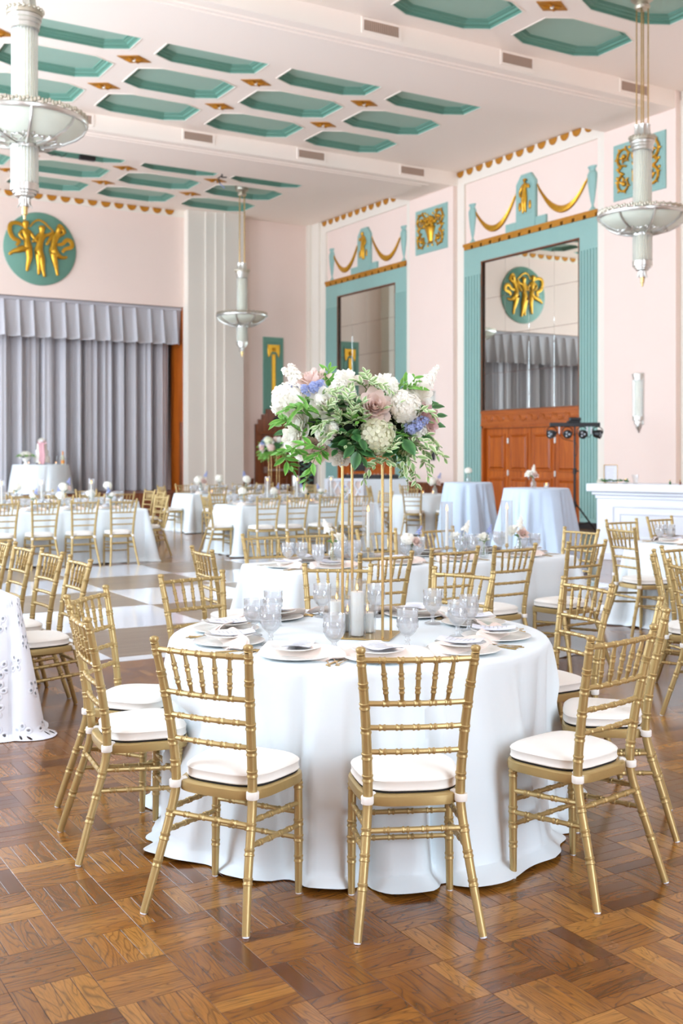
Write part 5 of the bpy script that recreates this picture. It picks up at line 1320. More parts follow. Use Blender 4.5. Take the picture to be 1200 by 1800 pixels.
# ================================================================ FLOWERS
def rose_mb(R0, seed, tight=.5):
    """layered rose of radius R0 opening along +z: every petal is a curved shell wrapped round the axis"""
    rr = random.Random(seed); b = MB()
    layers = [(2, .11, .46, 2.3, 0, 0), (3, .20, .47, 1.35, 0, .02), (3, .32, .46, 1.25, .01, .03), (4, .46, .42, 1.0, .03, .05), (5, .62, .34, .82, .07, .08), (5, .80, .20, .80, .13, .10), (5, .98, .00, .78, .20, .12)]
    nu, nv = 6, 5
    for li, (n, Rt, zt, w, curl, wav) in enumerate(layers):
        for k in range(n):
            a0 = 2*PI*(k+.41*li)/n+rr.uniform(-.12, .12); P = []; j1 = rr.uniform(-.04, .04); ph = rr.uniform(0, 6)
            for i in range(nv+1):
                v = i/nv; row = []
                for j in range(nu+1):
                    u = (j/nu-.5)*2; e = (1-.22*u*u-.10*u**4)*(1+.05*math.sin(3*u+ph)); vv = v*e; tip = max(0, vv-.55)/.45
                    r = .07+(Rt+j1-.07)*vv**.7+curl*tip**2+.035*u; z = -.55+(zt+.55)*vv**1.25-curl*.75*tip**2+wav*.4*math.sin(2.2*u+ph)*v*v
                    a = a0+u*w*(1-.25*v*(li > 3)); row.append((R0*r*math.cos(a), R0*r*math.sin(a), R0*z))
                P.append(row)
            b.grid(P)
    b.sphere((0, 0, -R0*.42), R0*.30, 10, 6, (1, 1, .8))
    return b
def hydrangea_mb(R0, seed, n=95):
    """ball of four-petalled florets"""
    rr = random.Random(seed); b = MB()
    b.sphere((0, 0, -R0*.1), R0*.74, 14, 8, (1, 1, .85))
    for k in range(n):
        zc = 1-1.45*(k+.5)/n; a = k*2.39996; q = math.sqrt(max(0, 1-zc*zc)); d = Vector((q*math.cos(a)+rr.uniform(-.25, .25), q*math.sin(a)+rr.uniform(-.25, .25), zc*.85+rr.uniform(-.2, .2))).normalized(); c = Vector((q*math.cos(a), q*math.sin(a), zc*.9))*R0*(.84+rr.uniform(-.08, .1))
        u = d.orthogonal().normalized(); v = d.cross(u); s = R0*.27*rr.uniform(.8, 1.2); ro = rr.uniform(0, PI)
        for m in range(4):
            t = ro+m*PI/2; e = u*math.cos(t)+v*math.sin(t); g = d.cross(e); h = rr.uniform(.02, .3)
            b.add([c, c+e*s*.45+g*s*.40+d*s*.14, c+e*s*.85+g*s*.36+d*s*h, c+e*s*1.0+d*s*(h-.05), c+e*s*.85-g*s*.36+d*s*h, c+e*s*.45-g*s*.40+d*s*.14], [(0, 1, 2, 3), (0, 3, 4, 5)])
    return b
def stock_mb(L, R0, seed, n=42):
    """spike of small ruffled florets along +z"""
    rr = random.Random(seed); b = MB(); b.tube([(0, 0, -L*.3), (0, 0, L*.9)], R0*.12, 5)
    for k in range(n):
        t = k/n; a = k*2.4; r = R0*(1-.75*t)*(.5+.5*rr.random()); c = Vector((r*math.cos(a), r*math.sin(a), L*t)); s = R0*.5*(1-.55*t)
        d = Vector((math.cos(a), math.sin(a), .6+t)).normalized(); u = d.orthogonal().normalized(); v = d.cross(u)
        for m in range(5):
            q = m*2*PI/5+a; e = u*math.cos(q)+v*math.sin(q); g = d.cross(e)
            b.add([c, c+e*s*.5+g*s*.42+d*s*.2, c+e*s+d*s*.3, c+e*s*.5-g*s*.42+d*s*.2], [(0, 1, 2), (0, 2, 3)])
    return b
def leaf_mb(L, W, curl=.15, fold=.12):
    """pointed leaf along +x, upper face +z; tint holds the distance to the margin"""
    b = MB(); nu, nv = 6, 5; P = []
    for i in range(nu+1):
        t = i/nu; wd = W*.5*(math.sin(PI*t**.85)**.85 if 0 < t < 1 else .03); row = []
        for j in range(nv):
            u = (j/(nv-1)-.5)*2; row.append((L*t, wd*u, fold*W*abs(u)-curl*L*t*t))
        P.append(row)
    base = b.grid(P)
    for i in range(nu+1):
        for j in range(nv):
            u = abs((j/(nv-1)-.5)*2); b.col[base+i*nv+j] = (1.0 if u > .9 or i == nu else (.25 if u > .4 else .0), 0, 0, 1)
    return b
LEAF = {}
def leaf_src(kind):
    if kind not in LEAF:
        LEAF[kind] = {'ruscus': lambda: (leaf_mb(.062, .021), M['leaf']), 'variegated': lambda: (leaf_mb(.043, .020, .1, .2), M['leaf_v']), 'dark': lambda: (leaf_mb(.085, .048, .2), M['leaf_d'])}[kind]()
    return LEAF[kind]
LMESH = {}
def sprig(parent, name, pts, kind, n, seed, pieces=True, size=1.0):
    """a curved stem with paired leaves; each leaf a piece of its own when pieces is set"""
    rr = random.Random(seed); mb, mt = leaf_src(kind); path = smooth_path(pts, 6); b = MB(); b.tube(path, [.0022*(1-.6*i/len(path))*size for i in range(len(path))], 5)
    M4s = []
    for k in range(n):
        f = .18+.82*k/(n-1); i = min(len(path)-2, int(f*(len(path)-1))); p = path[i]; tg = (path[i+1]-path[i]).normalized()
        side = tg.cross(Vector((rr.uniform(-.5, .5), rr.uniform(-.9, .1), 1))).normalized()*(1 if k % 2 else -1)
        if k == n-1: d = tg
        else: d = (side*.8+tg*.62+Vector((rr.uniform(-.15, .15), rr.uniform(-.3, .1), rr.uniform(-.1, .2)))).normalized()
        up = (Vector((rr.uniform(-.4, .4), -.75, .7))-d*d.dot(Vector((0, -.75, .7)))); up = (up-d*up.dot(d)).normalized()
        y = up.cross(d); s = size*rr.uniform(.75, 1.15)*(1 if f < .8 else .8)
        Mx = Matrix(((d.x*s, y.x*s, up.x*s, p.x), (d.y*s, y.y*s, up.y*s, p.y), (d.z*s, y.z*s, up.z*s, p.z), (0, 0, 0, 1))); M4s.append(Mx)
    if pieces:
        st = b.build(name, M['stem'], parent)
        for Mx in M4s:
            if kind not in LMESH: LMESH[kind] = mb.build('leaf', mt, st, smooth=80); o = LMESH[kind]
            else: o = inst('leaf', LMESH[kind], st)
            o.matrix_basis = Mx
        return None
    return b, [(mb, Mx, mt) for Mx in M4s]
def fast_leaves(parent, lst, name):
    """many small leaves of one kind joined"""
    b = MB(); mt = None
    for mb, Mx, m in lst:
        base = b.add([Mx @ Vector(v) for v in mb.v], mb.f); mt = m
        for i, c in mb.col.items(): b.col[base+i] = c
    o = b.build(name, mt, parent, smooth=80, kind='stuff')
def face(d, roll=0):
    """rotation taking +z to d"""
    return Vector((0, 0, 1)).rotation_difference(Vector(d).normalized()).to_matrix().to_4x4() @ Matrix.Rotation(roll, 4, 'Z')
def bouquet_stand(t, half, plate, h, bowl=True):
    b = MB(); b.b2(-plate, plate, -plate, plate, 0, .006, .001); b.build('base_plate', M['brass'], t, smooth=0)
    f0 = None; b = MB(); b.tube([(0, 0, .004), (0, 0, h)], .0062, 10)
    for sx in (-1, 1):
        for sy in (-1, 1):
            if f0 is None: f0 = b.build('stand_pole', M['brass'], t, loc=(sx*half, sy*half, 0))
            else: inst('stand_pole', f0, t, (sx*half, sy*half, 0))
    b = MB(); b.b2(-half-.02, half+.02, -half-.02, half+.02, h, h+.005, .001); b.build('top_plate', M['brass'], t, smooth=0)
YAW = R(-30.75)
def main_bouquet():
    t = empty('flower_stand', (2.545, 4.06, TZ+.001), R(-45), 'tall slender gold four-legged stand in the middle of the near round table', 'stand'); bouquet_stand(t, .088, .125, .775)
    q = empty('flower_bouquet', (2.53, 4.10, TZ+.782), YAW, 'large bouquet of white and blush roses, hydrangeas and trailing greenery on the gold stand', 'bouquet')
    S = 4.83/1930                                                       # metres per pixel at this distance
    def at(px, py, dep=0): return Vector(((px-627)*S, -dep, (803-py)*S))  # local: x right, -y towards the viewer, z up
    b = MB(); b.lathe([(.04, .0), (.10, .004), (.12, .05), (.10, .07), (.001, .075)], 20, cap=False); b.build('black_bowl', M['black'], q)
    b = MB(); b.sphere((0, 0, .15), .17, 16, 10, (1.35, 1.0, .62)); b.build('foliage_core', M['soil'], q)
    def flower(name, mb, material, pos, d, roll=0, lab=None, sub=None):
        o = mb.build(name, material, q, smooth=70, label=lab); o.matrix_basis = Matrix.Translation(pos) @ face(d, roll); return o
    W, B, V = M['petal_w'], M['petal_b'], M['petal_m']
    flower('rose', rose_mb(.080, 1), W, at(570, 713, .20), (-.25, -.9, .35), .3, 'large white rose facing forward')
    flower('rose', rose_mb(.075, 2), B, at(652, 718, .21), (.05, -.92, .3), 1.1, 'blush rose in the middle')
    flower('rose', rose_mb(.075, 3), W, at(604, 666, .03), (.05, -.35, .95), .2, 'white rose on top')
    flower('rose', rose_mb(.074, 4), B, at(545, 668, .06), (-.35, -.45, .85), .5, 'blush rose at the upper left')
    flower('rose', rose_mb(.078, 5), V, at(745, 742, .10), (.9, -.5, -.05), 1.4, 'mauve rose at the right')
    flower('rose', rose_mb(.076, 6), W, at(732, 693, .10), (.75, -.6, .4), 2.2, 'white rose at the upper right')
    flower('rose', rose_mb(.068, 7), W, at(672, 672, .02), (.1, -.3, .95), .9, 'white rose behind the top greenery')
    flower('rose', rose_mb(.066, 8), W, at(520, 748, .14), (-.7, -.7, .1), 1.9, 'cream rose at the left')
    flower('rose', rose_mb(.066, 9), W, at(510, 770, .12), (-.75, -.65, -.1), .4, 'white rose at the lower left')
    flower('rose', rose_mb(.064, 10), B, at(552, 792, .13), (-.3, -.85, -.4), 2.6, 'blush rose at the lower left')
    flower('rose', rose_mb(.06, 11), W, at(526, 792, .08), (-.6, -.7, -.4), 1.0)
    flower('rose', rose_mb(.055, 12), W, at(592, 806, .10), (-.1, -.6, -.7), .2)
    C = M['petal_c']
    flower('hydrangea', hydrangea_mb(.088, 1), C, at(655, 768, .19), (.05, -.95, -.1), 0, 'cream hydrangea head at the middle front')
    flower('hydrangea', hydrangea_mb(.082, 2), W, at(506, 708, .12), (-.6, -.75, .25), .5, 'white hydrangea head at the left')
    flower('hydrangea', hydrangea_mb(.078, 3), W, at(703, 718, .16), (.35, -.85, .35), .7, 'white hydrangea head at the right')
    flower('hydrangea', hydrangea_mb(.06, 4), W, at(598, 695, .13), (0, -.8, .6), .2); flower('hydrangea', hydrangea_mb(.05, 5), W, at(725, 760, .13), (.5, -.8, -.1), .2)
    for k, (px, py, dp, d, L, m) in enumerate(((522, 672, .02, (-.5, -.3, .9), .09, W), (515, 664, .0, (-.8, -.3, .5), .07, W), (590, 690, .15, (0, -.6, .8), .09, W), (568, 768, .19, (-.4, -.9, .1), .085, W), (578, 758, .2, (.1, -.95, .2), .08, W), (742, 676, .0, (.6, -.2, .8), .10, W), (680, 690, .12, (.2, -.7, .6), .07, W))):
        flower('stock_spike', stock_mb(L, .035, 30+k), m, at(px, py, dp), d)
    for k, (px, py, dp, d) in enumerate(((538, 692, .15, (-.4, -.8, .4)), (548, 688, .16, (.1, -.9, .5)), (556, 684, .15, (.4, -.8, .5)), (722, 752, .17, (.3, -.9, -.1)), (730, 744, .16, (.6, -.8, .2)), (712, 757, .18, (.0, -.95, -.1)), (520, 690, .1, (-.7, -.6, .4)))):
        flower('delphinium', stock_mb(.05, .026, 50+k, 22), M['petal_l'], at(px, py, dp), d, 0, 'pale blue delphinium')
    # sprigs of greenery with separate leaves in front, joined ones within
    fr = [('ruscus', [(560, 745, .16), (540, 735, .22), (520, 722, .24), (502, 726, .24)], 13), ('ruscus', [(545, 770, .14), (518, 755, .2), (500, 742, .22), (485, 745, .2)], 12), ('ruscus', [(560, 795, .12), (530, 800, .2), (510, 793, .22), (488, 797, .2)], 13),
          ('ruscus', [(570, 790, .15), (555, 800, .22), (545, 822, .23), (535, 848, .2)], 14), ('ruscus', [(565, 760, .17), (560, 735, .23), (548, 728, .24), (533, 718, .25)], 11), ('ruscus', [(575, 800, .15), (556, 788, .24), (535, 782, .26), (512, 790, .26)], 12),
          ('ruscus', [(580, 690, .06), (574, 675, .06), (572, 660, .05), (574, 650, .04)], 9), ('ruscus', [(690, 690, .08), (700, 680, .08), (712, 672, .07), (722, 668, .06)], 11), ('ruscus', [(505, 800, .1), (500, 806, .14), (508, 818, .15), (513, 826, .15)], 8),
          ('variegated', [(600, 760, .2), (595, 745, .26), (590, 735, .27), (585, 722, .27)], 15), ('variegated', [(620, 755, .19), (612, 742, .26), (615, 728, .27), (622, 712, .26)], 15), ('variegated', [(600, 740, .2), (575, 745, .27), (560, 752, .28), (550, 762, .26)], 13),
          ('variegated', [(640, 690, .14), (630, 680, .17), (618, 676, .17), (600, 690, .18)], 13), ('variegated', [(640, 690, .12), (645, 675, .13), (640, 668, .12), (636, 658, .1)], 13), ('variegated', [(660, 690, .15), (650, 682, .2), (668, 684, .21), (680, 694, .2)], 12),
          ('variegated', [(700, 770, .12), (725, 785, .16), (740, 800, .17), (748, 822, .15)], 18), ('variegated', [(690, 780, .14), (705, 800, .2), (718, 822, .2), (722, 852, .17)], 20), ('variegated', [(720, 760, .12), (745, 768, .15), (758, 785, .15), (772, 808, .13)], 16),
          ('variegated', [(650, 800, .12), (655, 815, .18), (640, 828, .19), (632, 845, .17)], 12), ('variegated', [(680, 795, .13), (670, 812, .2), (690, 815, .2), (697, 832, .18)], 12), ('variegated', [(640, 790, .15), (665, 795, .24), (680, 790, .24), (690, 778, .22)], 14),
          ('dark', [(610, 790, .13), (615, 782, .22), (620, 792, .24), (630, 806, .23)], 8), ('dark', [(600, 770, .15), (608, 765, .22), (622, 770, .24), (632, 778, .24)], 7), ('dark', [(690, 760, .12), (700, 770, .2), (694, 788, .22), (688, 802, .2)], 7)]
    for k, (kd, pts, n) in enumerate(fr): sprig(q, 'greenery_sprig', [at(*p) for p in pts], kd, n, 100+k, True, 1.0)
    xt = [('variegated', [(700, 765, .14), (728, 775, .2), (748, 790, .2), (758, 806, .18)], 16), ('variegated', [(695, 785, .16), (715, 800, .22), (735, 812, .2), (742, 840, .18)], 16), ('variegated', [(685, 790, .16), (698, 812, .21), (706, 828, .2), (708, 856, .16)], 15),
          ('variegated', [(600, 730, .2), (612, 722, .26), (606, 708, .26), (612, 694, .24)], 12), ('variegated', [(580, 735, .2), (572, 725, .26), (580, 715, .27), (596, 706, .25)], 12), ('variegated', [(610, 765, .21), (590, 762, .27), (574, 770, .27), (560, 782, .25)], 13),
          ('variegated', [(625, 745, .2), (632, 735, .26), (626, 725, .26), (632, 712, .25)], 11), ('ruscus', [(700, 700, .12), (706, 690, .14), (716, 684, .14), (728, 686, .12)], 9), ('ruscus', [(548, 720, .2), (535, 715, .24), (526, 722, .25), (515, 735, .24)], 10),
          ('variegated', [(720, 735, .16), (730, 725, .2), (742, 728, .2), (752, 738, .18)], 10), ('variegated', [(560, 700, .18), (570, 695, .2), (582, 697, .21), (592, 690, .2)], 10)]
    ej = {'ruscus': [], 'variegated': []}; es = MB()
    for k, (kd, pts, n) in enumerate(xt):
        b2, lv = sprig(q, 'x', [at(*p) for p in pts], kd, n, 180+k, False, 1.05); ej[kd] += lv; es.add(b2.v, b2.f)
    fast_leaves(q, ej['ruscus'], 'outer_ruscus_leaves'); fast_leaves(q, ej['variegated'], 'outer_variegated_leaves'); es.build('outer_stems', M['stem'], q, kind='stuff')
    joined = {'ruscus': [], 'variegated': [], 'dark': []}; rr = random.Random(5); sb = MB()
    for k in range(120):
        kd = ('variegated', 'dark', 'ruscus', 'variegated')[k % 4]; a = rr.uniform(0, 2*PI); el = rr.uniform(-.75, .95); d = Vector((math.cos(a)*math.cos(el), math.sin(a)*math.cos(el), math.sin(el)))
        c = Vector((d.x*.19, d.y*.15, .15+d.z*.10)); e = c+Vector((d.x*.13, d.y*.12, d.z*.07)); s = Vector((rr.uniform(-.04, .04), rr.uniform(-.03, .03), rr.uniform(-.05, .03)))
        b2, lv = sprig(q, 'x', [c*.8, c, (c+e)/2+s*.4, e+s], kd, 8, 300+k, False, rr.uniform(.8, 1.1)); joined[kd] += lv; sb.add(b2.v, b2.f)
    for kd in joined: fast_leaves(q, joined[kd], {'ruscus': 'inner_ruscus_leaves', 'variegated': 'inner_variegated_leaves', 'dark': 'inner_dark_leaves'}[kd])
    sb.build('inner_stems', M['stem'], q, kind='stuff')
main_bouquet()
def far_bouquet():
    t = empty('flower_stand', (10.5, 20.4, TZ+.001), R(-45), 'tall gold flower stand on the table before the stepped wooden door', 'stand'); bouquet_stand(t, .088, .125, .775)
    q = empty('flower_bouquet', (10.5, 20.4, TZ+.782), YAW, 'smaller-looking far bouquet of white roses on a gold stand before the stepped wooden door', 'bouquet')
    rr = random.Random(9); b = MB(); b.sphere((0, 0, .14), .2, 12, 8, (1.3, 1, .6)); b.build('foliage_core', M['leaf_d'], q)
    rs = [rose_mb(.085, 61), hydrangea_mb(.09, 62, 60)]; src = []
    for k in range(26):
        a = rr.uniform(0, 2*PI); el = rr.uniform(-.25, 1.2); d = Vector((math.cos(a)*math.cos(el), math.sin(a)*math.cos(el)*.9-.15, math.sin(el))); p = Vector((d.x*.30, d.y*.22, .14+d.z*.18))
        j = k % 2; mt = (M['petal_w'], M['petal_w'], M['petal_b'], M['petal_c'], M['petal_l'])[k % 5]
        o = rs[j].build('rose' if j == 0 else 'hydrangea', mt, q, smooth=70); o.matrix_basis = Matrix.Translation(p) @ face(d, k)
    lv = []
    for k in range(46):
        a = rr.uniform(0, 2*PI); el = rr.uniform(-.8, .8); d = Vector((math.cos(a)*math.cos(el), math.sin(a)*math.cos(el), math.sin(el))); c = Vector((d.x*.22, d.y*.18, .12+d.z*.12)); e = c+d*.16+Vector((0, 0, -.05))
        _, l2 = sprig(q, 'x', [c*.8, c, (c+e)/2, e], 'ruscus', 8, 500+k, False, 1.3); lv += l2
    fast_leaves(q, lv, 'foliage_leaves')
far_bouquet()
VASE = {}
def bud_vase(x, y, z, kind, lab, s=1.0, rz=0):
    """little glass bottle with a stem or three"""
    if kind not in VASE:
        t = empty('bud_vase', (0, 0, 0)); b = MB(); b.lathe([(.001, .002), (.03, .002), (.034, .008), (.034, .06), (.026, .078), (.013, .09), (.012, .118), (.016, .124), (.014, .124), (.010, .117), (.011, .09), (.03, .06), (.03, .008), (.001, .006)], 18, cap=False); b.build('glass_bottle', M['glass'], t, smooth=50)
        heads = {'stock': [('stock', -.03, .0, .20, (-.35, 0, .9)), ('rose', .055, -.01, .165, (.4, -.5, .75))], 'rose': [('rose', 0, 0, .165, (0, -.5, .85)), ('blue', .035, .0, .19, (.3, 0, 1))],
                 'anemone': [('rose', -.06, 0, .17, (-.6, -.5, .6)), ('stock', .0, 0, .18, (.1, 0, 1)), ('blush', .02, -.02, .155, (.2, -.7, .7))], 'cream': [('hyd', 0, 0, .17, (0, -.3, 1))], 'mixed': [('hyd', -.03, 0, .16, (-.4, -.5, .8)), ('blue', .05, .0, .2, (.4, 0, 1)), ('blush', .04, -.03, .15, (.5, -.6, .6))]}[kind]
        st = MB()
        for nm, hx, hy, hz, d in heads: st.tube(smooth_path([(-hx*.3, hy, .02), (0, 0, .1), (hx*.6, hy*.6, hz*.85), (hx, hy, hz)], 4), .0022, 5)
        for s2 in (-1, 1): st.tube([(0, 0, .12), (s2*.02, -.01, .14), (s2*.045, -.015, .135)], [.003, .009, .001], 5)
        st.build('stems', M['stem'], t)
        for nm, hx, hy, hz, d in heads:
            if nm == 'stock': mb, mt, n2 = stock_mb(.09, .032, 71), M['petal_w'], 'stock_spike'
            elif nm == 'rose': mb, mt, n2 = rose_mb(.045, 72), M['petal_w'], 'rose'
            elif nm == 'blush': mb, mt, n2 = rose_mb(.042, 73), M['petal_b'], 'rose'
            elif nm == 'blue': mb, mt, n2 = stock_mb(.07, .024, 74, 26), M['petal_l'], 'delphinium'
            else: mb, mt, n2 = hydrangea_mb(.055, 75, 55), M['petal_w'], 'hydrangea'
            o = mb.build(n2, mt, t, smooth=70); o.matrix_basis = Matrix.Translation((hx, hy, hz)) @ face(d)
        VASE[kind] = t; o = t
    else: o = copy_tree(VASE[kind])
    o.location = (x, y, z); o.rotation_euler = (0, 0, YAW+rz); o.scale = (s, s, s); return tag(o, lab, 'flowers', 'bud vases with a few stems')
bud_vase(4.08, 6.98, TZ, 'stock', 'glass bud vase with white stock and a white bloom, leftmost on the second table', 1.1)
bud_vase(4.60, 6.72, TZ, 'mixed', 'glass bud vase with white and blue blooms behind the gold stand on the second table')
bud_vase(5.10, 6.78, TZ, 'stock', 'glass bud vase with blush rose and white stock beside the middle taper', 1.0, 2.9)
bud_vase(5.23, 6.66, TZ, 'rose', 'glass bud vase with cream rose and lilac sprig left of the right taper')
bud_vase(5.60, 6.68, TZ, 'anemone', 'glass bud vase with white stock and anemones right of the right taper', 1.15)
bud_vase(9.55, 11.12, 1.10, 'anemone', 'glass bud vase with white blooms on the right-hand blue cocktail table', 1.15)
bud_vase(10.60, 13.9, 1.10, 'cream', 'glass bud vase with a white bloom on the left-hand blue cocktail table', 1.1)
for k, (x, y, kd) in enumerate(((3.45, 15.4, 'cream'), (4.12, 15.3, 'rose'), (4.55, 15.5, 'mixed'), (5.05, 15.65, 'cream'), (5.28, 15.4, 'rose'))): bud_vase(x, y, TZ, kd, f'small vase of white and blue flowers, {NTH[k]} from left on the stage table', 1.25, k)
for k, (x, y, kd) in enumerate(((7.42, 15.5, 'cream'), (8.05, 15.6, 'mixed'), (8.55, 15.6, 'mixed'), (8.75, 15.35, 'rose'), (9.3, 15.5, 'rose'))): bud_vase(x, y, TZ, kd, f'small vase of white flowers, {NTH[k]} from left on the middle far table', 1.25, k)
for k, (x, y, kd) in enumerate(((4.6, 18.1, 'cream'), (5.4, 18.1, 'mixed'), (6.1, 18.0, 'cream'))): bud_vase(x, y, TZ, kd, f'small vase of white flowers, {NTH[k]} from left on the rear stage table', 1.5, k)
for k, (x, y, kd) in enumerate(((8.85, 20.4, 'mixed'), (9.3, 20.5, 'cream'), (9.8, 20.3, 'mixed'))): bud_vase(x, y, TZ, kd, f'small vase of flowers, {NTH[k]} from left on the far bouquet table', 1.7, k)
bud_vase(12.6, 17.6, TZ, 'mixed', 'vase of blush and white flowers on the small round table by the pier', 1.6)
bud_vase(8.75, 6.85, TZ, 'stock', 'glass bud vase with white blooms on the bar-side table', 1.1)

# ================================================================ CAKE TABLE THINGS
CZ = .52+TZ
def cake():
    t = empty('wedding_cake', (7.86, 28.35, CZ), YAW, 'tall white tiered cake with a dusky pink ribbon before the grey curtain', 'cake')
    for r, z0, z1 in ((.20, .06, .21), (.165, .21, .38), (.13, .38, .55), (.10, .55, .64)):
        b = MB(); b.lathe([(.001, z0), (r, z0), (r, z1-.01), (r-.01, z1), (.001, z1)], 28, cap=False); b.build('cake_tier', M['wax'], t)
    b = MB(); b.lathe([(.001, 0), (.13, 0), (.12, .01), (.04, .02), (.04, .045), (.22, .05), (.22, .06), (.001, .06)], 24, cap=False); b.build('cake_stand', M['silver'], t)
    b = MB(); P = []
    for i in range(9):
        x = -.03+.15*i/8; P.append([(x+.02*math.sin(z*9), -y+.012*math.sin(i*1.7), z) for y, z in ((.125, .56), (.15, .5), (.15, .42), (.185, .36), (.185, .24), (.215, .19), (.225, .06), (.25, .01))])
    b.grid(P)
    for s in (-1, 1): b.tube(smooth_path([(.04, -.13, .56), (.04+s*.07, -.15, .61), (.04+s*.11, -.14, .55), (.04, -.13, .55)], 5), .018, 5, flat=(.4, 1))
    b.build('ribbon', M['ribbon'], t, smooth=60)
    for k in range(5): o = rose_mb(.04, 80+k).build('sugar_rose', M['petal_w'], t, smooth=70); a = k*1.26; o.matrix_basis = Matrix.Translation((.05*math.cos(a)*(k > 0), .05*math.sin(a)*(k > 0), .66)) @ face((math.cos(a)*.5, math.sin(a)*.5, 1))
cake()
def cake_bowl():
    t = empty('flower_urn', (7.42, 28.25, CZ), 0, 'low white urn of round white flowers beside the cake', 'flowers'); b = MB(); b.lathe([(.001, 0), (.07, 0), (.05, .03), (.035, .06), (.09, .12), (.11, .17), (.09, .17), (.001, .15)], 22, cap=False); b.build('urn', M['china'], t)
    rr = random.Random(4); m1 = rose_mb(.055, 90)
    for k in range(18):
        a = k*2.4; el = 1.3-1.25*k/18; d = Vector((math.cos(a)*math.cos(el), math.sin(a)*math.cos(el), math.sin(el))); o = m1.build('rose', M['petal_w'], t, smooth=70); o.matrix_basis = Matrix.Translation((d.x*.15, d.y*.15, .20+d.z*.12)) @ face(d, k)
    lv = []
    for k in range(14):
        a = k*.45*2; d = Vector((math.cos(a), math.sin(a), .2)); _, l2 = sprig(t, 'x', [d*.08+Vector((0, 0, .17)), d*.14+Vector((0, 0, .2)), d*.18+Vector((0, 0, .2)), d*.23+Vector((0, 0, .17))], 'ruscus', 7, 700+k, False, 1.1); lv += l2
    fast_leaves(t, lv, 'foliage_leaves')
cake_bowl()
def champagne():
    t = empty('champagne_bottle', (8.33, 28.1, CZ), 0, 'champagne bottle with orange label beside the cake', 'bottle'); b = MB(); b.lathe([(.001, 0), (.044, 0), (.045, .01), (.045, .17), (.03, .22), (.016, .25), (.016, .33), (.001, .33)], 18, cap=False); b.build('glass_body', M['champagne'], t)
    b = MB(); b.lathe([(.0462, .03), (.0462, .11)], 18, cap=False); b.build('label', M['orange'], t); b = MB(); b.lathe([(.0175, .24), (.0185, .30), (.02, .32), (.017, .345), (.001, .345)], 14, cap=False); b.build('foil', M['orange'], t)
champagne()
for k, (x, y) in enumerate(((8.2, 28.2), (8.26, 28.05))):
    b = MB(); b.lathe([(.001, .001), (.03, .001), (.004, .008), (.004, .09), (.022, .12), (.026, .22), (.024, .22), (.02, .125), (.001, .105)], 16, cap=False); tag(b.build('champagne_flute', M['glass'], None, loc=(x, y, CZ)), f'clear champagne flute beside the bottle on the cake table, {"left" if k == 0 else "right"} one', 'glass', 'champagne flutes')
b = MB(); b.lathe([(.001, .001), (.035, .001), (.004, .008), (.004, .11), (.02, .13), (.06, .16), (.058, .16), (.001, .135)], 18, cap=False); tag(b.build('coupe_glass', M['glass'], None, loc=(8.46, 28.2, CZ)), 'wide coupe glass right of the champagne bottle on the cake table', 'glass')

# ================================================================ BAR
def bar():
    t = empty('bar_counter', (11.47, 12.1, 0), R(-69), 'white panelled bar counter with moulded top', 'bar')   # local x along the front, towards the right
    L = 4.2; b = MB(); b.b2(.12, L, .0, .62, 0, .93); b.build('body', M['white_paint'], t, smooth=0)
    b = MB(); b.b2(.10, L+.02, -.02, .64, .90, .955, .006); b.b2(.06, L+.06, -.06, .68, .95, 1.0, .01); b.b2(.0, L+.12, -.12, .74, 1.0, 1.115, .012); b.build('countertop', M['white_paint'], t, smooth=0)
    Mx = Matrix(((1, 0, 0, 0), (0, 0, -1, 0), (0, 1, 0, 0), (0, 0, 0, 1)))
    for k in range(2):
        x0 = .34+k*2.0; b = MB(); rect_ring(b, x0, x0+1.72, .2, .82, .045, Mx, .02, .008); rect_ring(b, x0+.12, x0+1.60, .32, .70, .03, Mx, .014, .006); b.build('front_panel', M['white_paint'], t, smooth=0)
    b = MB(); b.b2(.11, L+.01, -.025, .0, 0, .11, .006); b.build('plinth', M['white_paint'], t, smooth=0)
    return t
bt = bar(); Ab = R(-69)
def on_bar(u, v): return (11.47+u*math.cos(Ab)-v*math.sin(Ab), 12.1+u*math.sin(Ab)+v*math.cos(Ab), 1.115)
x, y, z = on_bar(.22, .25); t = empty('framed_sign', (x, y, z), R(-40), 'white framed sign standing at the left end of the white bar', 'sign')
b = MB(); Mx = Matrix(((1, 0, 0, 0), (0, 0, -1, 0), (0, 1, 0, 0), (0, 0, 0, 1))); rect_ring(b, -.10, .10, 0, .275, .010, Mx, .018); b.build('frame', M['brass'], t, smooth=0)
b = MB(); b.prism([(-.095, .005), (.095, .005), (.095, .27), (-.095, .27)], .008, Mx); b.build('card', M['menu'], t, smooth=0)
b = MB()
for k in range(6): b.prism([(-.05+.01*(k % 3), .21-.03*k), (.05-.012*(k % 2), .21-.03*k), (.05-.012*(k % 2), .216-.03*k), (-.05+.01*(k % 3), .216-.03*k)], .0095, Mx)
b.build('lettering', M['silver'], t, smooth=0)
x, y, z = on_bar(.22, .10); t = empty('garland', (x, y, z), R(-69), 'small garland of leaves and a white rose at the foot of the framed sign', 'flowers')
lv = []
for k in range(9):
    a = k*.7; p = Vector((-.12+.05*k, 0, .02)); _, l2 = sprig(t, 'x', [p, p+Vector((.03, -.02, .02)), p+Vector((.06*math.cos(a), -.03, .03)), p+Vector((.11*math.cos(a), -.04*math.sin(a), .02))], 'dark', 6, 900+k, False, .55); lv += l2
fast_leaves(t, lv, 'garland_leaves')
o = rose_mb(.05, 95).build('rose', M['petal_w'], t, smooth=70); o.matrix_basis = Matrix.Translation((-.10, -.01, .05)) @ face((-.3, -.6, .8))
x, y, z = on_bar(.50, .15); votive(x, y, z, 'small votive candle right of the framed sign on the white bar')
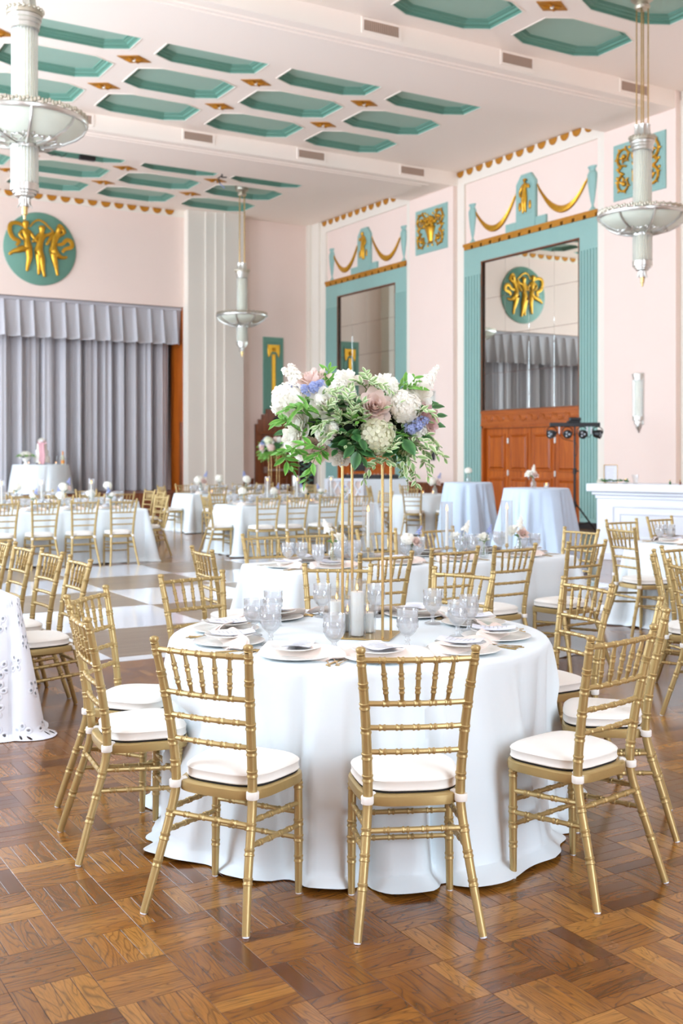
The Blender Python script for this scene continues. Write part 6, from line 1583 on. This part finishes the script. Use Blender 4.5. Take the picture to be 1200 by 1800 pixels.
x, y, z = on_bar(.62, .22); b = MB(); b.lathe([(.001, .001), (.03, .001), (.05, .13), (.048, .13), (.028, .006), (.001, .006)], 20, cap=False); tag(b.build('clear_tumbler', M['glass'], None, loc=(x, y, z)), 'clear flared glass right of the votive on the white bar', 'glass')
for k, u in enumerate((1.15, 1.30)):
    x, y, z = on_bar(u, .2); b = MB(); b.lathe([(.001, 0), (.016, 0), (.016, .03), (.007, .042), (.007, .055), (.001, .055)], 12, cap=False); o = b.build('bitters_bottle', M['leaf_d'] if k == 0 else M['dark_wood'], None, loc=(x, y, z))
    b = MB(); b.lathe([(.008, .052), (.008, .068), (.001, .07)], 10, cap=False); b.build('cap', M['brass'], o); tag(o, f'tiny dark dropper bottle on the white bar, {"left" if k == 0 else "right"} of two', 'bottle', 'tiny bottles on the bar')

# ================================================================ MUSIC CORNER
def light_stand():
    t = empty('light_stand', (13.35, 14.45, 0), YAW, 'black tripod stand with four spot lamps on a crossbar before the wooden doors', 'light')
    b = MB(); b.tube([(0, 0, .25), (0, 0, 1.25)], .022, 8); b.tube([(0, 0, 1.2), (0, 0, 2.03)], .016, 8); b.build('pole', M['black'], t)
    b = MB(); b.tube([(0, 0, 1.2), (0, 0, 1.3)], .034, 8); b.tube([(0, 0, .62), (0, 0, .72)], .034, 8); b.tube([(.02, 0, 1.25), (.07, 0, 1.25)], .012, 6); b.build('collar', M['black'], t)
    for k in range(3):
        a = .35+k*2*PI/3; c, s = math.cos(a), math.sin(a); b = MB(); b.tube([(.02*c, .02*s, .68), (.58*c, .58*s, .02)], .015, 6); b.tube([(.02*c, .02*s, .30), (.30*c, .30*s, .35)], .010, 6); b.build('leg', M['black'], t)
    b = MB(); b.b2(-.44, .44, -.035, .035, 2.03, 2.10, .006); b.build('crossbar', M['black'], t, smooth=0)
    b = MB(); b.b2(-.13, .09, -.06, .06, 2.10, 2.13, .005); b.b2(-.10, .10, -.07, .05, 2.13, 2.19, .015); b.build('controller', M['black'], t, smooth=0)
    for k, x in enumerate((-.40, -.13, .13, .40)):
        yaw = (-.9, -.1, .1, 1.0)[k]; h = MB(); Mr = Matrix.Rotation(yaw, 4, 'Z') @ Matrix.Rotation(R(90+8), 4, 'X')
        M3 = Mr.to_3x3(); h.lathe([(.001, -.07), (.05, -.07), (.06, -.05), (.075, .0), (.08, .055), (.072, .06), (.07, .045), (.001, .045)], 18, (x, 0, 1.90), M3, cap=False)
        h.tube(smooth_path([(x-.085, 0, 1.90), (x-.085, 0, 1.98), (x, 0, 2.03), (x+.085, 0, 1.98), (x+.085, 0, 1.90)], 4), .008, 5); o = h.build('spot_lamp', M['black'], t)
        l = MB()
        for q in range(3):
            a = q*2*PI/3; l.sphere(Vector((x, 0, 1.90))+M3 @ Vector((.032*math.cos(a), .032*math.sin(a), .048)), .022, 8, 5)
        l.build('lens', M['lens'], o)
    for k, x in enumerate((-.27, .22, .29)):
        b = MB(); b.tube([(x, 0, 2.03), (x, 0, 1.93), (x, -.01, 1.90)], .012, 6); b.build('small_strobe', M['white_paint'], t)
    b = MB(); b.tube(smooth_path([(-.3, .02, 1.95), (-.2, .03, 1.82), (.02, .03, 1.75), (.05, .03, 1.6), (.0, .03, 1.45)], 6), .006, 5); b.tube(smooth_path([(.2, .02, 1.95), (.25, .03, 1.84), (.3, .03, 1.9), (.35, .02, 1.98)], 6), .006, 5); b.build('cable', M['black'], t)
light_stand()
def dj_table():
    t = empty('music_booth', (13.6, 21.75, 0), R(-28), 'white music booth with diamond lattice front before the farther doorway', 'booth')
    b = MB(); b.b2(-.95, .98, .0, .7, 0, .96); b.build('draped_table', M['cloth'], t, smooth=0)
    b = MB(); Mx = Matrix(((1, 0, 0, 0), (0, 0, -1, -.03), (0, 1, 0, 0), (0, 0, 0, 1))); rect_ring(b, -.95, -.05, .02, .98, .07, Mx, .04, .006); b.build('lattice_frame', M['white_paint'], t, smooth=0)
    b = MB(); b.b2(-.9, -.1, -.03, -.004, .08, .92); b.build('lattice_backing', M['napkin'], t, smooth=0)
    f0 = None
    for k in range(-2, 6):
        for s in (-1, 1):
            b = MB(); x0 = -.88+.19*k; pts = []
            for i in range(25):
                z = .09+.82*i/24; x = x0+(z-.09)*.55 if s > 0 else x0+.45-(z-.09)*.55
                if -.88 <= x <= -.12: pts.append(Vector((x, -.05, z)))
            if len(pts) > 2: b.tube([pts[0], pts[-1]], .02, 4, flat=(.5, 1), up=(0, -1, 0)); b.build('lattice_slat', M['white_paint'], t, smooth=0)
    return t
dj_table()
def dj_gear():
    t = empty('mixing_console', (13.75, 21.95, .96), R(-28), 'black mixing console and laptop on the white music booth', 'console')
    b = MB(); b.b2(-.55, .75, -.05, .35, 0, .10, .01); b.build('console', M['black'], t, smooth=0)
    b = MB(); b.box((-.2, .2, .30), (.36, .02, .24), rot=Matrix.Rotation(R(-14), 3, 'X'), bev=.004); b.b2(-.38, -.02, .0, .22, .10, .115); b.build('laptop', M['black'], t, smooth=0)
    b = MB()
    for k in range(12): b.tube([(-.45+.09*k, .02, .10), (-.45+.09*k, .02, .125)], .012, 8)
    b.build('knob_row', M['silver'], t)
dj_gear()
def post_lamp():
    t = empty('speaker_column', (14.2, 26.3, 0), 0, 'pale grey cylinder on a stand in the far corner by the doorway', 'speaker'); b = MB(); b.tube([(0, 0, .02), (0, 0, .6)], .03, 8); b.build('stand', M['stone'], t); b = MB(); b.lathe([(.001, .55), (.10, .55), (.11, .57), (.11, .95), (.10, .97), (.001, .97)], 18, cap=False); b.build('cylinder', M['silver'], t)
    b = MB(); b.lathe([(.001, 0), (.18, 0), (.17, .02), (.001, .03)], 18, cap=False); b.build('base', M['stone'], t)
post_lamp()
